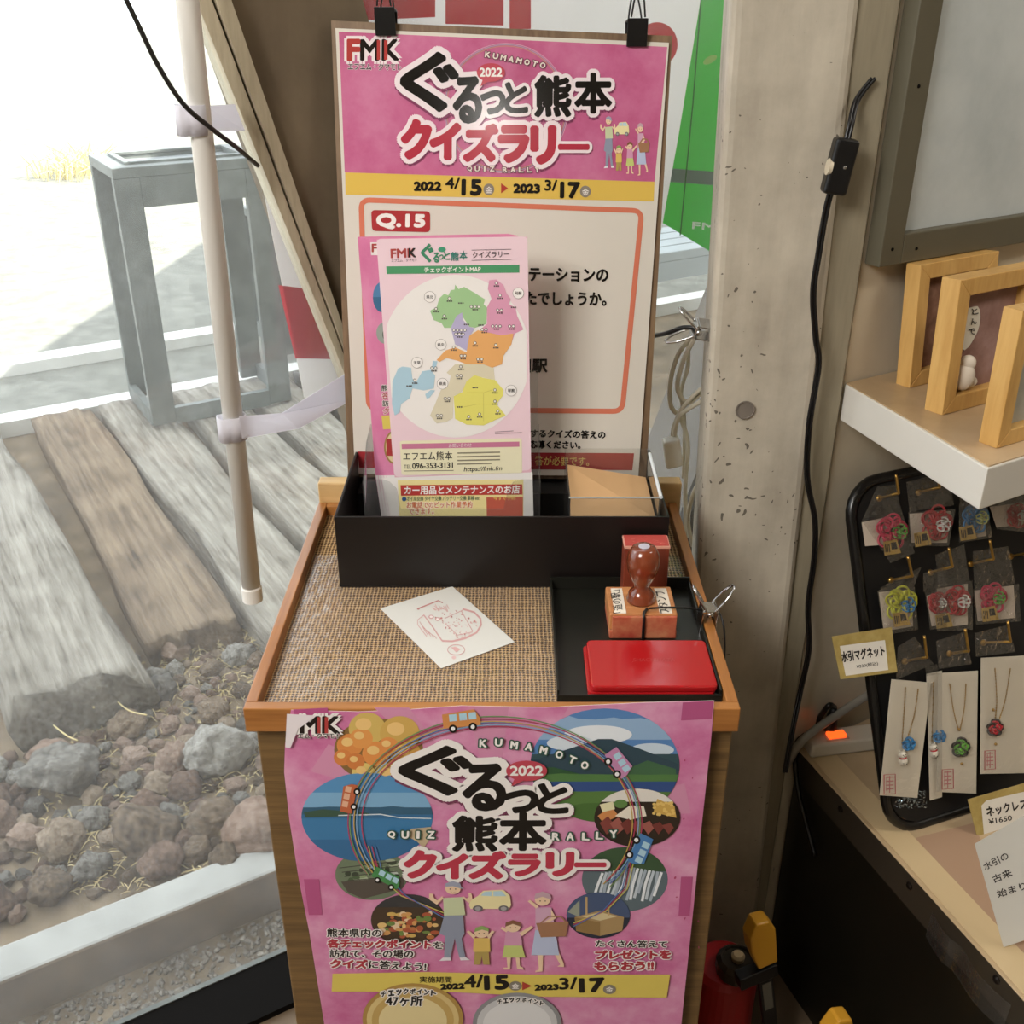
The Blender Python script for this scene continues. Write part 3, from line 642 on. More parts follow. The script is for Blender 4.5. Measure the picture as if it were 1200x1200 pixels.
# ---------------------------------------------------------------- lower poster on the stand front
PINK = ('#b4487c', '#c9628f', '#d88aab')
M_pink_lo = mottled('pink_wash_paper', '#c66596', '#d586ae', '#e3aac6', 16, 0.4)
M_pink_up = mottled('pink_wash_laminate', '#b7547f', '#c56a92', '#cf80a3', 15, 0.13)
BK = '#15110f'; WH = '#f1ebe6'; RD = '#b52136'
def people(a, f, L=20):
    """cartoon family and yellow car; f maps local units to the sheet"""
    def P(pts, c, l=0): a.poly([f(*q) for q in pts], c, L+l)
    def E(cx, cy, rx, ry, c, l=0): a.poly([f(cx+rx*math.cos(k*math.pi/10), cy+ry*math.sin(k*math.pi/10)) for k in range(20)], c, L+l)
    SK = '#f0cba4'
    # car
    P([(120, 30), (125, 10), (150, -8), (168, -30), (235, -34), (258, -10), (262, 30), (255, 46), (125, 46)], '#efe1a2')
    P([(160, -10), (172, -26), (196, -28), (196, -8)], '#b4d6e4', 1); P([(202, -8), (202, -28), (230, -29), (246, -8)], '#b4d6e4', 1)
    for cx in (150, 237): E(cx, 44, 17, 13, '#6e6a6c', 1); E(cx, 44, 10, 8, '#a8a5a6', 2)
    # man
    P([(20, 150), (40, 60), (100, 60), (105, 150), (95, 170), (108, 250), (88, 252), (72, 170), (58, 250), (36, 250), (40, 160)], '#8f97ad')
    P([(33, 0), (100, -4), (108, 72), (36, 74)], '#c9d2a4', 1)
    P([(34, 2), (12, 28), (-14, 6), (-14, -18), (-2, -18), (2, 0), (14, 10), (30, -8)], SK, 1)
    P([(98, 0), (120, 22), (132, 4), (128, -20), (118, -20), (120, -4), (112, 2), (100, -8)], SK, 1)
    E(66, -40, 26, 24, SK, 2); P([(40, -48), (42, -62), (66, -72), (90, -62), (94, -46), (104, -40), (92, -40), (66, -50)], '#9fa3b8', 3)
    for ex_ in (57, 75): E(ex_, -38, 2.5, 2.5, '#5b4634', 3)
    P([(56, -28), (66, -22), (76, -28), (66, -19)], '#b96b55', 3)
    P([(32, 250), (58, 250), (60, 262), (20, 264)], '#e7e3ea', 1); P([(88, 250), (108, 248), (124, 260), (92, 262)], '#e7e3ea', 1)
    # boy
    P([(140, 222), (186, 222), (190, 280), (168, 280), (163, 244), (158, 280), (136, 280)], '#b59a46')
    P([(136, 168), (190, 168), (192, 226), (134, 226)], '#e2bb4c', 1)
    P([(136, 172), (112, 142), (120, 136), (144, 160)], SK, 1); P([(188, 172), (206, 140), (198, 136), (180, 160)], SK, 1)
    E(162, 146, 24, 21, SK, 2); P([(138, 142), (142, 124), (164, 116), (186, 126), (188, 140), (164, 132)], '#8fae56', 3)
    for ex_ in (154, 171): E(ex_, 148, 2.4, 2.4, '#5b4634', 3)
    # girl
    P([(246, 236), (250, 292), (236, 292), (238, 300), (258, 300), (262, 240)], SK); P([(276, 236), (282, 296), (304, 302), (302, 292), (292, 286), (290, 236)], SK)
    P([(240, 196), (298, 196), (310, 250), (232, 250)], '#c5d06a', 1); P([(244, 140), (294, 140), (300, 200), (238, 200)], '#d995b8', 1)
    P([(246, 144), (226, 128), (232, 120), (252, 136)], SK, 1); P([(290, 146), (330, 116), (336, 124), (298, 160)], SK, 1)
    E(268, 122, 25, 21, SK, 2); P([(242, 120), (244, 102), (268, 92), (292, 102), (296, 120), (268, 108)], '#8a5b3c', 3)
    for ex_ in (260, 277): E(ex_, 124, 2.4, 2.4, '#5b4634', 3)
    # woman
    P([(350, 220), (356, 300), (344, 306), (344, 312), (368, 308), (370, 220)], SK); P([(400, 220), (428, 280), (418, 288), (440, 290), (440, 276), (420, 220)], SK)
    P([(344, 130), (410, 130), (424, 240), (330, 240)], '#b9c4e4', 1); P([(344, 40), (398, 40), (412, 135), (344, 135)], '#d7a5c2', 1)
    P([(346, 44), (318, 14), (326, 8), (356, 36)], SK, 1); P([(396, 46), (414, 84), (378, 110), (372, 102), (398, 82)], SK, 2)
    E(368, 8, 26, 24, SK, 2); P([(340, 4), (344, -18), (368, -28), (394, -16), (398, 6), (368, -6)], '#c9a3b0', 3)
    for ex_ in (360, 377): E(ex_, 12, 2.4, 2.4, '#5b4634', 3)
    P([(346, 104), (456, 98), (446, 160), (362, 164)], '#a87650', 4); a.stroke([f(x, y) for x, y in [(362, 104), (390, 76), (430, 78), (446, 100)]], 1.6, '#a87650', L+3)
def bigtitle(a, boxes, col, ow=0.09, bold=0.06, L=12, oc=WH, sh='#7e3358'):
    for ch, x0, y0, x1, y1 in boxes: a.box(x0, y0, x1, y1, ch, col, L, bold, (ow, oc), (ow+0.01, sh))
def logo(a, body, x0, y0, x1, y1, h, L, oc):
    a.text(body, x0, y0, x1, y1, h, '#1d1512', L, 0.05, (0.11, oc)); w = x1-x0
    def bar(f0, f1): a.poly([(x0+w*f0, y0), (x0+w*f1, y0), (x0+w*f1, y0-h), (x0+w*f0, y0-h)], '#b8302c', L+2)
    if body == 'FMK': a.text('F', x0, y0, x0+w*0.22, y0, h, '#b8302c', L+2, 0.07); bar(0.575, 0.64); bar(0.72, 0.785)
    else: bar(0.43, 0.515); bar(0.625, 0.71)
def balloon(a, cx, cy, rx, ry, L=8):
    a.ell(cx, cy, rx, ry, '#c8384e', L); a.poly([(cx-rx*0.55, cy+ry*0.6), (cx-rx*0.75, cy+ry*1.5), (cx-rx*0.05, cy+ry*0.85)], '#c8384e', L)
    a.text('2022', cx-rx*0.78, cy+ry*0.42, cx+rx*0.78, cy+ry*0.42, ry*0.9, WH, L+2, 0.05)
def arcword(a, word, pts, h, col=WH, oc='#2d5a48', L=12):
    for ch, (x, y, r) in zip(word, pts):
        w = h*(0.3 if ch == 'I' else 0.95); c_ = math.cos(math.radians(r)); s_ = math.sin(math.radians(r))
        a.text(ch, x-w/2*c_, y-w/2*s_+h/2, x+w/2*c_, y+w/2*s_+h/2, h, col, L, 0.06, (0.10, oc))
LY = TY0-0.0012
A = Art((0, LY, 0.7), (0, -1, 0))
def Z(x, y): return (320+x*0.45, 820+y*0.45)          # detail view of the poster
# photographs in ellipses
def pic(cx, cy, rx, ry, base, L=2): A.ell(*Z(cx, cy), rx*0.45, ry*0.45, base, L, n=40)
pic(275, 130, 116, 82, '#8e6a2e')
rq = random.Random(5)
for (x, y, r, c) in ((245, 75, 48, '#d9b54c'), (330, 88, 52, '#d6a93f'), (345, 140, 40, '#cf9a35'), (235, 190, 30, '#e3c25a'), (300, 195, 34, '#e6cd6e'), (200, 118, 34, '#e58a26'), (182, 150, 24, '#e07f1f'), (268, 140, 36, '#e98e28'), (230, 100, 30, '#ea9730'), (300, 120, 26, '#e88f2c'), (320, 175, 24, '#c98b4a'), (215, 160, 24, '#d97a1c')):
    f = 1.0
    A.ell(*Z(x, y), r*0.45, r*0.40, c, 3); A.ell(*Z(x-r*0.2, y-r*0.25), r*0.2, r*0.15, '#f3c46a', 4)
pic(245, 305, 171, 116, '#2f7db2')
A.clipell(*Z(245, 305), 171*0.45, 116*0.45, -1, -0.55, '#4a93c9', 3); A.clipell(*Z(245, 305), 171*0.45, 116*0.45, -0.55, -0.2, '#77b0d8', 3)
A.clipell(*Z(245, 305), 171*0.45, 116*0.45, -0.22, -0.06, '#2f6180', 4, 0.8, 3); A.clipell(*Z(245, 305), 171*0.45, 116*0.45, -0.06, 0.03, '#2b6fa0', 4)
A.poly([Z(80, 292), Z(130, 284), Z(250, 294), Z(250, 300), Z(85, 306)], '#3b5a48', 5); A.stroke([Z(170, 300), Z(280, 297), Z(330, 306), Z(412, 308)], 1.2, '#d8e4ea', 6)
A.poly([Z(412, 330), Z(360, 335), Z(345, 352), Z(375, 368), Z(392, 385), Z(410, 360)], '#c8b08a', 5)
A.clipell(*Z(245, 305), 171*0.45, 116*0.45, 0.5, 1.0, '#2a6da0', 4)
pic(864, 170, 194, 148, '#4f86c4')
cx, cy = Z(864, 170); rx, ry = 194*0.45, 148*0.45
A.clipell(cx, cy, rx, ry, -0.80, -0.45, '#8fb4da', 3, 2.0, 2); A.ell(cx-8, cy-36, 40, 11, '#e7eef5', 4); A.ell(cx-40, cy-26, 28, 9, '#d7e3ee', 4); A.ell(cx+55, cy-18, 26, 8, '#c9dbea', 4)
A.clipell(cx, cy, rx, ry, -0.2, 0.22, '#33545c', 5)
A.poly([(cx-rx*0.99, cy-5), (cx-50, cy-17), (cx-8, cy-31), (cx+8, cy-31), (cx+40, cy-20), (cx+rx*0.98, cy-2), (cx+rx*0.97, cy+14), (cx-rx*0.98, cy+14)], '#2f4a58', 6)
A.poly([(cx-rx*0.98, cy+2), (cx-60, cy+2), (cx-20, cy+12), (cx-rx*0.97, cy+14)], '#2d5a34', 7); A.poly([(cx+10, cy+10), (cx+50, cy-6), (cx+rx*0.95, cy+4), (cx+rx*0.96, cy+14)], '#3f6b46', 7)
A.clipell(cx, cy, rx, ry, 0.16, 0.30, '#4f7f3e', 7, 0.6, 8); A.clipell(cx, cy, rx, ry, 0.28, 0.48, '#2c4f8e', 8); A.clipell(cx, cy, rx, ry, 0.46, 1.0, '#557f35', 8, 1.0, 4); A.clipell(cx, cy, rx, ry, 0.7, 1.0, '#47702c', 9, 2, 9)
pic(948, 305, 112, 76, '#34291f', 10)
A.clipell(*Z(948, 305), 112*0.45, 76*0.45, -1, -0.55, '#e6e0d6', 11); A.poly([Z(845, 300), Z(880, 275), Z(900, 300), Z(860, 318)], '#d98a3e', 12); A.poly([Z(1000, 255), Z(1045, 275), Z(1050, 305), Z(990, 290)], '#d6a83a', 12)
for i in range(22): A.ell(*Z(1003+rq.uniform(-12, 40), 276+rq.uniform(-15, 22)), 2, 1.6, '#eac45a', 13)
A.poly([Z(850, 270), Z(885, 262), Z(890, 282), Z(858, 290)], '#e6dfae', 13); A.poly([Z(890, 300), Z(930, 272), Z(965, 275), Z(972, 300), Z(930, 310)], '#ece4cf', 13); A.ell(*Z(905, 268), 8, 5, '#5e8a40', 14)
for i in range(7): A.poly([Z(850+i*27, 318+i*1), Z(872+i*27, 300+i*3), Z(893+i*25, 330), Z(868+i*27, 348)], ['#8a3f36', '#a85a4e', '#7a342c'][i % 3], 14)
pic(916, 467, 112, 84, '#5d6f77')
wx, wy = Z(916, 467); A.clipell(wx, wy, 50, 38, -1, -0.25, '#3c5a3a', 3)
for i in range(16):
    x = wx-26+i*4.6; A.stroke([(x, wy-14+abs(i-8)*0.8), (x-4+rq.uniform(-2, 2), wy+6), (x-9, wy+20+rq.uniform(-4, 6))], 3.2, ['#e9eff4', '#c4d0da', '#a9b8c6'][i % 3], 4)
pic(847, 560, 83, 60, '#2d3344', 6)
hx, hy = Z(847, 560); A.clipell(hx, hy, 37, 27, -1, 0.1, '#46597e', 7); A.poly([(hx-28, hy+2), (hx+2, hy-6), (hx+30, hy+2), (hx+28, hy+18), (hx+2, hy+24), (hx-26, hy+18)], '#b08f58', 8); A.poly([(hx-28, hy+2), (hx+2, hy+8), (hx+2, hy+24), (hx-26, hy+18)], '#97763f', 9); A.poly([(hx-20, hy+1), (hx+2, hy-4), (hx+22, hy+1), (hx+2, hy+6)], '#d9c692', 9)
A.stroke([(hx-14, hy), (hx-14, hy-22)], 2.4, '#c8a86c', 10); A.stroke([(hx+12, hy), (hx+12, hy-10)], 2, '#c8a86c', 10); A.poly([(hx-36, hy-4), (hx-22, hy-18), (hx-22, hy+2)], '#9aa08c', 8)
pic(257, 455, 95, 66, '#6f7f62')
gx, gy = Z(257, 455)
for i in range(34): A.ell(gx+rq.uniform(-30, 30), gy+rq.uniform(-18, 18), rq.uniform(2, 6), rq.uniform(1.5, 4), rq.choice(['#8aa070', '#4d6340', '#a9b795', '#c9d0c4', '#3f4a38']), 3)
for i in range(6): A.stroke([(gx-38+i*3, gy-8+i*5), (gx+30, gy-16+i*6)], 0.9, '#4a4440', 4)
A.poly([(gx-36, gy+8), (gx+40, gy+2), (gx+36, gy+16), (gx-10, gy+28), (gx-28, gy+20)], '#5a5148', 5)
pic(352, 572, 97, 67, '#4b3a2a', 6)
nx, ny = Z(352, 572); A.clipell(nx, ny, 43, 30, -1, -0.5, '#3c3c3e', 7)
for i in range(60): A.ell(nx+rq.uniform(-33, 33), ny+rq.uniform(-8, 20), rq.uniform(2, 6), rq.uniform(1.5, 3.5), rq.choice(['#d99a4a', '#c4702e', '#e6bd6c', '#b5532a', '#e8c9a0', '#6f8a3a', '#d8b04a']), 8)
# rainbow road round the title
for (dx, rx_, ry_, c) in ((0, 172, 121, '#b5345a'), (2, 168, 117, '#5578b8'), (3, 165, 114, '#7fa8cf'), (-2, 163, 118, '#c6a23c'), (4, 160, 112, '#b5345a'), (0, 170, 124, '#6e9a5a')):
    A.ring(580+dx, 962, rx_, ry_, 1.3, c, 16, 150, 398, 60)
for k_, c in enumerate(('#c9c24a', '#b5345a', '#5578b8')): A.stroke([(742-k_*3, 1010), (735-k_*3, 1040), (710-k_*2, 1066), (672, 1080+k_*2)], 1.2, c, 16); A.stroke([(432+k_*4, 990), (440+k_*4, 1020), (470+k_*3, 1048), (520, 1068+k_*3)], 1.2, c, 16)
def car(cx, cy, w, h, rot, body, win='#a9d3e6'):
    R = math.radians(rot)
    def f(x, y): return (cx+(x*math.cos(R)-y*math.sin(R)), cy+(x*math.sin(R)+y*math.cos(R)))
    A.poly([f(-w/2, h*0.3), f(-w/2, -h*0.4), f(w*0.36, -h*0.5), f(w*0.5, -h*0.05), f(w/2, h*0.3)], body, 18)
    for q in (-0.32, -0.05, 0.2): A.poly([f(w*q, -h*0.02), f(w*q, -h*0.36), f(w*(q+0.2), -h*0.36), f(w*(q+0.2), -h*0.02)], win, 19)
    for q in (-0.25, 0.28):
        x, y = f(w*q, h*0.34); A.ell(x, y, h*0.2, h*0.2, '#17120f', 19); A.ell(x, y, h*0.1, h*0.1, '#f0f0f0', 20)
car(541, 843, 44, 24, -6, '#d98a35'); car(724, 893, 34, 24, 55, '#c984b4'); car(410, 934, 34, 20, -78, '#c8602c', '#e8b08a'); car(749, 994, 36, 24, 115, '#3c7fc0'); car(453, 1028, 34, 18, 28, '#3f8f4a')
# titles
bigtitle(A, [('ぐ', 470, 874, 550, 928), ('る', 545, 895, 590, 946), ('っ', 591, 925, 629, 949), ('と', 631, 917, 664, 950), ('熊', 532, 955, 581, 994), ('本', 587, 951, 638, 993)], BK, 0.10, 0.06, 24)
bigtitle(A, [('ク', 476, 996, 509, 1025), ('イ', 514, 1000, 546, 1026), ('ズ', 552, 997, 590, 1026), ('ラ', 598, 1000, 631, 1023), ('リ', 642, 998, 670, 1023), ('ー', 675, 1000, 708, 1022)], '#c42343', 0.11, 0.10, 24)
arcword(A, 'KUMAMOTO', [(566, 869, 3), (584, 868, 4), (602, 871, 8), (619, 873, 10), (636, 877, 13), (654, 882, 18), (669, 888, 24), (683, 894, 30)], 8, L=24)
arcword(A, 'QUIZ', [(459, 976, 2), (475, 976, 2), (490, 976, 2), (505, 976, 2)], 8, L=24); arcword(A, 'RALLY', [(651, 978, 2), (668, 978, 2), (686, 978, 2), (702, 977, 2), (719, 975, -4)], 8, L=24)
balloon(A, 617, 901, 24, 12, 26)
# family
def Fm(x, y): return (508+x*0.347, 1050+y*0.279)
people(A, Fm, 22)
# copy
A.text('熊本県内の', 384, 1095, 447, 1095.5, 9.5, '#2a211d', 26, 0.04, (0.08, WH)); A.text('各チェックポイント', 385, 1107.5, 505, 1109, 9.5, RD, 26, 0.09, (0.08, WH)); A.text('を', 508, 1109, 519, 1109, 8, '#2a211d', 26, 0.04, (0.08, WH))
A.text('訪れて、その場の', 387, 1119.5, 484, 1120, 9.5, '#2a211d', 26, 0.04, (0.08, WH)); A.text('クイズ', 388, 1131, 430, 1132, 9.5, RD, 26, 0.09, (0.08, WH)); A.text('に答えよう!', 433, 1132, 499, 1135, 9.5, '#2a211d', 26, 0.04, (0.08, WH))
A.text('たくさん答えて', 698, 1107, 781, 1108, 8, '#2a211d', 26, 0.04, (0.08, WH)); A.text('プレゼントを', 698, 1121, 785, 1120.5, 9.5, RD, 26, 0.09, (0.08, WH)); A.text('もらおう!!', 697, 1134.5, 765, 1133.5, 9.5, RD, 26, 0.09, (0.08, WH))
# yellow date band
A.poly([(390, 1139), (500, 1137), (620, 1140), (785, 1140), (781, 1167), (640, 1166), (520, 1160), (389, 1160)], '#e2c93c', 20)
A.text('実施期間', 492, 1149, 529, 1149, 7, BK, 24, 0.02); A.text('2022', 517, 1157, 544, 1156, 6, BK, 24, 0.1); A.text('4/', 545, 1155, 566, 1154, 14, BK, 24, 0.04); A.text('15', 569, 1157, 595, 1156, 15, BK, 24, 0.08)
A.ell(604, 1153, 7.5, 5.5, '#8a8172', 23); A.text('金', 600, 1156, 608, 1156, 6, WH, 24, 0.02); A.poly([(612, 1148), (623, 1153), (612, 1158)], '#b8321e', 24)
A.text('2023', 627, 1158, 654, 1157, 6, BK, 24, 0.1); A.text('3/', 656, 1157, 676, 1156, 13, BK, 24, 0.04); A.text('17', 680, 1160, 707, 1159, 15, BK, 24, 0.08); A.ell(714, 1157, 7.5, 5.5, '#8a8172', 23); A.text('金', 710, 1160, 718, 1160, 6, WH, 24, 0.02)
# medals
A.ell(484, 1192, 59, 42, '#b58c34', 21, n=40); A.ell(484, 1192, 54, 38, '#dcc074', 22, n=40); A.ell(484, 1193, 48, 34, '#c9a44e', 23, n=40); A.ell(484, 1194, 40, 28, '#e6d190', 24, n=40)
arcword(A, 'チェックポイント', [(450, 1162, -8), (459, 1161, -6), (468, 1160, -4), (476, 1159, -2), (484, 1159, 0), (492, 1159, 2), (500, 1160, 4), (508, 1161, 6)], 6, BK, WH, 26); A.text('47ヶ所', 453, 1176, 495, 1176, 12, BK, 27, 0.04, (0.06, WH))
A.ell(606, 1197, 52, 36, '#8f8f92', 21, n=40); A.ell(606, 1197, 47, 32, '#c9c9cb', 22, n=40); A.ell(606, 1198, 40, 27, '#dededf', 23, n=40)
arcword(A, 'チェックポイント', [(586, 1171, -8), (593, 1170, -6), (600, 1169, -4), (607, 1169, -2), (614, 1169, 0), (621, 1170, 3), (628, 1171, 6), (635, 1173, 9)], 5, BK, WH, 26)
# logo, tape, worn corner
logo(A, 'MK', 353, 857, 398, 857, 19, 24, WH); A.text('エム・クマモト', 350, 863, 399, 863, 6, '#2a211d', 25, 0.03, (0.05, WH))
for q in ([(344, 831), (384, 829), (386, 843), (346, 846)], [(800, 823), (836, 821), (834, 842), (798, 844)], [(356, 1030), (374, 1030), (378, 1072), (362, 1072)], [(798, 1027), (812, 1027), (808, 1073), (795, 1073)]): A.poly(q, '#bd4b86', 3)
A.poly([(337, 834), (372, 836), (350, 852), (341, 874), (335, 873)], '#e9dfe2', 28)
for i in range(16): A.ell(rq.uniform(760, 826), rq.uniform(840, 1110), rq.uniform(0.8, 2.0), rq.uniform(0.6, 1.2), '#b8386a', 3, rq.uniform(0, 180), 10)
# sun-ray wedges behind the title
for a0 in (200, 232, 262, 292, 318, 345): A.poly([(580, 962), (580+230*math.cos(math.radians(a0)), max(829, 962+170*math.sin(math.radians(a0)))), (580+230*math.cos(math.radians(a0+12)), max(829, 962+170*math.sin(math.radians(a0+12))))], '#d98bb0', 1)
lo_out = [(341, 832), (420, 834), (470, 832), (540, 827), (640, 829), (760, 823), (837, 821), (833, 870), (822, 970), (812, 1070), (801, 1175), (796, 1225), (384, 1225), (376, 1175), (362, 1090), (350, 1030), (339, 960), (333, 905), (334, 872)]
lp = A.build('rally_poster', lo_out, 0.0004, [M_ink, M_pink_lo, M_ink], None, 1)
for p in lp.data.polygons:
    pass
tag(lp, 'creased pink quiz rally poster with round photos, taped to the front of the stand', 'poster')
# ---------------------------------------------------------------- black display tray on the stand
tr_ = thing('leaflet_tray', 'shallow black cardboard tray holding the leaflets and the poster board', 'tray', (-0.012, 1.2, SURF))
M_tray = plain('black_card', '#15100e', 0.42, spec=0.35); M_traylin = plain('black_lining', '#0c0a09', 0.7)
X0, X1, Y0, Y1, ZT = -0.209, 0.185, 1.105, 1.303, 0.934
def panel(name, lo, hi, m=M_tray): mb = MB(); mb.box(lo, hi); mb.build(name, m, tr_, bevel=0.0006)
panel('base', (X0, Y0, SURF+0.0003), (X1, Y1, SURF+0.003)); panel('front_panel', (X0, Y0, SURF+0.0031), (X1, Y0+0.003, ZT)); panel('back_panel', (X0, Y1-0.003, SURF+0.0031), (X1, Y1, ZT))
for x in (X0, X1-0.003): panel('side_panel', (x, Y0+0.0031, SURF+0.0031), (x+0.003, Y1-0.0031, ZT))
panel('step', (X0+0.004, 1.262, SURF+0.0032), (X1-0.004, 1.2985, 0.889), M_traylin)
# ---------------------------------------------------------------- upper poster board
BP = V((0, 1.29, 0.892)); lean_v = V((0, 0.0773, 0.558)).normalized(); BN = V((0, -lean_v.z, lean_v.y))
U = Art(BP, BN)
def Y1_(x, y): return (380+x*0.35, 20+y*0.35)
def Y2_(x, y): return (400+x/3, 260+y/3)
M_brd = wood('board_wood', '#5d4632', '#8f7558', (40, 40, 3), 0.5, 0.08)
bo = [(388, 24), (788, 42), (757, 562), (408, 559)]
BB = Art(BP - BN*0.0035, BN)
pb = thing('poster_board', 'wood-grain board with a pink quiz rally question poster, leaning in the black tray', 'board', tuple(BP))
brd = BB.build('backing_board', [(x, y) for x, y in bo], 0.009, [M_brd, M_brd], pb, 1)
U.poly([(397, 37), (782, 55), (767, 213), (404, 202)], '#ffffff', 1, 3)
U.poly([(404.5, 202), (767, 213), (766, 236), (405, 228)], '#e3bb2f', 2)
logo(U, 'FMK', *Y1_(80, 143), *Y1_(248, 143), 23, 6, '#efdfe2')
U.text('エフエム・クマモト', *Y1_(80, 176), *Y1_(257, 178), 7.5, '#33262a', 6, 0.03, (0.05, '#efdfe2'))
for dr, c in ((0, '#d59ab6'), (4, '#a9a0b8'), (8, '#c98f7a')): U.ring(*Y1_(608, 305), 73-dr*0.4, 76-dr*0.4, 0.9, c, 3)
bigtitle(U, [('ぐ', *Y1_(262, 125), *Y1_(442, 310)), ('る', *Y1_(437, 205), *Y1_(522, 350)), ('っ', *Y1_(527, 250), *Y1_(603, 322)), ('と', *Y1_(606, 222), *Y1_(678, 318)), ('熊', *Y1_(708, 200), *Y1_(822, 330)), ('本', *Y1_(842, 192), *Y1_(958, 318))], BK, 0.075, 0.06, 12, '#efe0e4', '#8a3a62')
bigtitle(U, [('ク', *Y1_(265, 350), *Y1_(352, 468)), ('イ', *Y1_(360, 362), *Y1_(450, 470)), ('ズ', *Y1_(472, 365), *Y1_(575, 478)), ('ラ', *Y1_(590, 370), *Y1_(678, 480)), ('リ', *Y1_(698, 372), *Y1_(768, 485)), ('ー', *Y1_(788, 395), *Y1_(882, 475))], '#bb1f3c', 0.08, 0.10, 12, '#f2dfe4', '#8a3a62')
arcword(U, 'KUMAMOTO', [(*Y1_(546+i*26, 126+i*5), 8+i*2) for i in range(8)], 6, '#e6d8cc', '#7d4a5c', 12)
arcword(U, 'QUIZ', [(*Y1_(487+i*25, 508), 0) for i in range(4)], 5.5, '#e6d8cc', '#7d4a5c', 12); arcword(U, 'RALLY', [(*Y1_(605+i*27, 511), 0) for i in range(5)], 5.5, '#e6d8cc', '#7d4a5c', 12)
balloon(U, *Y1_(558, 186), 16.5, 11, 13)
def Fu(x, y): return (705+x*0.123, 149+y*0.182)
people(U, Fu, 6)
U.text('2022', *Y1_(302, 580), *Y1_(390, 580), 9.5, BK, 6, 0.1); U.text('4/', *Y1_(406, 573), *Y1_(452, 574), 12, BK, 6, 0.04); U.text('15', *Y1_(462, 594), *Y1_(524, 595), 17, BK, 6, 0.08)
U.ell(*Y1_(551, 577), 6.3, 6.8, '#8d8272', 5); U.text('金', *Y1_(540, 589), *Y1_(563, 589), 7.5, WH, 7, 0.01); U.poly([Y1_(592, 556), Y1_(615, 573), Y1_(592, 590)], '#b8321e', 6)
U.text('2023', *Y1_(635, 587), *Y1_(720, 588), 9.5, BK, 6, 0.1); U.text('3/', *Y1_(738, 580), *Y1_(778, 581), 12, BK, 6, 0.04); U.text('17', *Y1_(792, 603), *Y1_(852, 604), 17, BK, 6, 0.08); U.ell(*Y1_(874, 584), 6.3, 6.8, '#8d8272', 5); U.text('金', *Y1_(863, 596), *Y1_(886, 596), 7.5, WH, 7, 0.01)
def rr(x0, y0, x1, y1, x2, y2, x3, y3, r):
    q = [(x0, y0), (x1, y1), (x2, y2), (x3, y3)]; out = []
    for i in range(4):
        p = V(q[i]+(0,)); a_ = (V(q[i-1]+(0,))-p).normalized()*r; b_ = (V(q[(i+1) % 4]+(0,))-p).normalized()*r
        for k_ in range(7):
            t = k_/6; s_ = p+a_*(1-t)**2+b_*t**2; out.append((s_.x, s_.y))
    return out
U.stroke(rr(423, 234, 752, 247, 729, 482, 432, 479, 11), 6, '#dd7350', 3, True)
U.poly(rr(435, 246, 504, 247.5, 504, 272, 436, 270.5, 5), '#b4252c', 5); U.text('Q.15', 442, 267, 497, 268, 16, WH, 7, 0.10)
U.text('テーションの', 620, 329, 712, 330, 15, BK, 6, 0.05); U.text('たでしょうか。', 616, 357, 710, 358, 15, BK, 6, 0.05); U.text('川駅', 606, 436, 641, 436, 15, BK, 6, 0.06)
U.text('するクイズの答えの', 622, 512, 709, 514, 9, BK, 6, 0.05); U.text('応募ください。', 620, 525, 680, 526, 9, BK, 6, 0.05)
U.poly([(419, 529), (743, 531), (741, 551), (421, 548)], '#a8242c', 3); U.text('答が必要です。', 627, 545, 690, 546, 11, '#e2c05a', 5, 0.02)
M_upaper = plain('cream_laminate', '#d9d3c8', 0.22)
uo = [(393, 33), (784, 50), (748, 558), (416, 555)]
up = U.build('poster_sheet', uo, 0.0009, [M_inkgloss, M_upaper, M_inkgloss, M_pink_up], pb, 1)
up['label'] = 'laminated pink and white poster sheet'
# binder clips on the top edge of the board (they grip it: things of their own)
for k_, (x, y) in enumerate(((452, 27), (746, 40))):
    c = onP(x, y, BP, BN); t = thing('binder_clip', ['black binder clip above the radio logo on the poster board', 'black binder clip above the last pink corner of the poster board'][k_], 'clip', tuple(c))
    ex_ = BB.ex; mb = MB()
    up_ = lean_v
    ringp = [c+up_*0.016+BN*0.012, c+up_*0.016-BN*0.022, c-up_*0.014-BN*0.0145, c-up_*0.014-BN*0.0130, c+up_*0.014-BN*0.0195, c+up_*0.014+BN*0.0095, c-up_*0.014+BN*0.0030, c-up_*0.014+BN*0.0050]
    mb.prism([p-ex_*0.012 for p in ringp], ex_*0.024); mb.build('clamp', M_blackpl, t, bevel=0.0006)
    for sg in (1, -1):
        o_ = BN*(0.012 if sg > 0 else -0.022)
        mb = MB(); mb.tube([c+up_*0.017+o_-ex_*0.008, c+up_*0.032+o_*1.3-ex_*0.006, c+up_*0.046+o_*1.6-ex_*0.003, c+up_*0.046+o_*1.6+ex_*0.003, c+up_*0.032+o_*1.3+ex_*0.006, c+up_*0.017+o_+ex_*0.008], 0.0011, 8); mb.build('handle', M_blackpl, t)
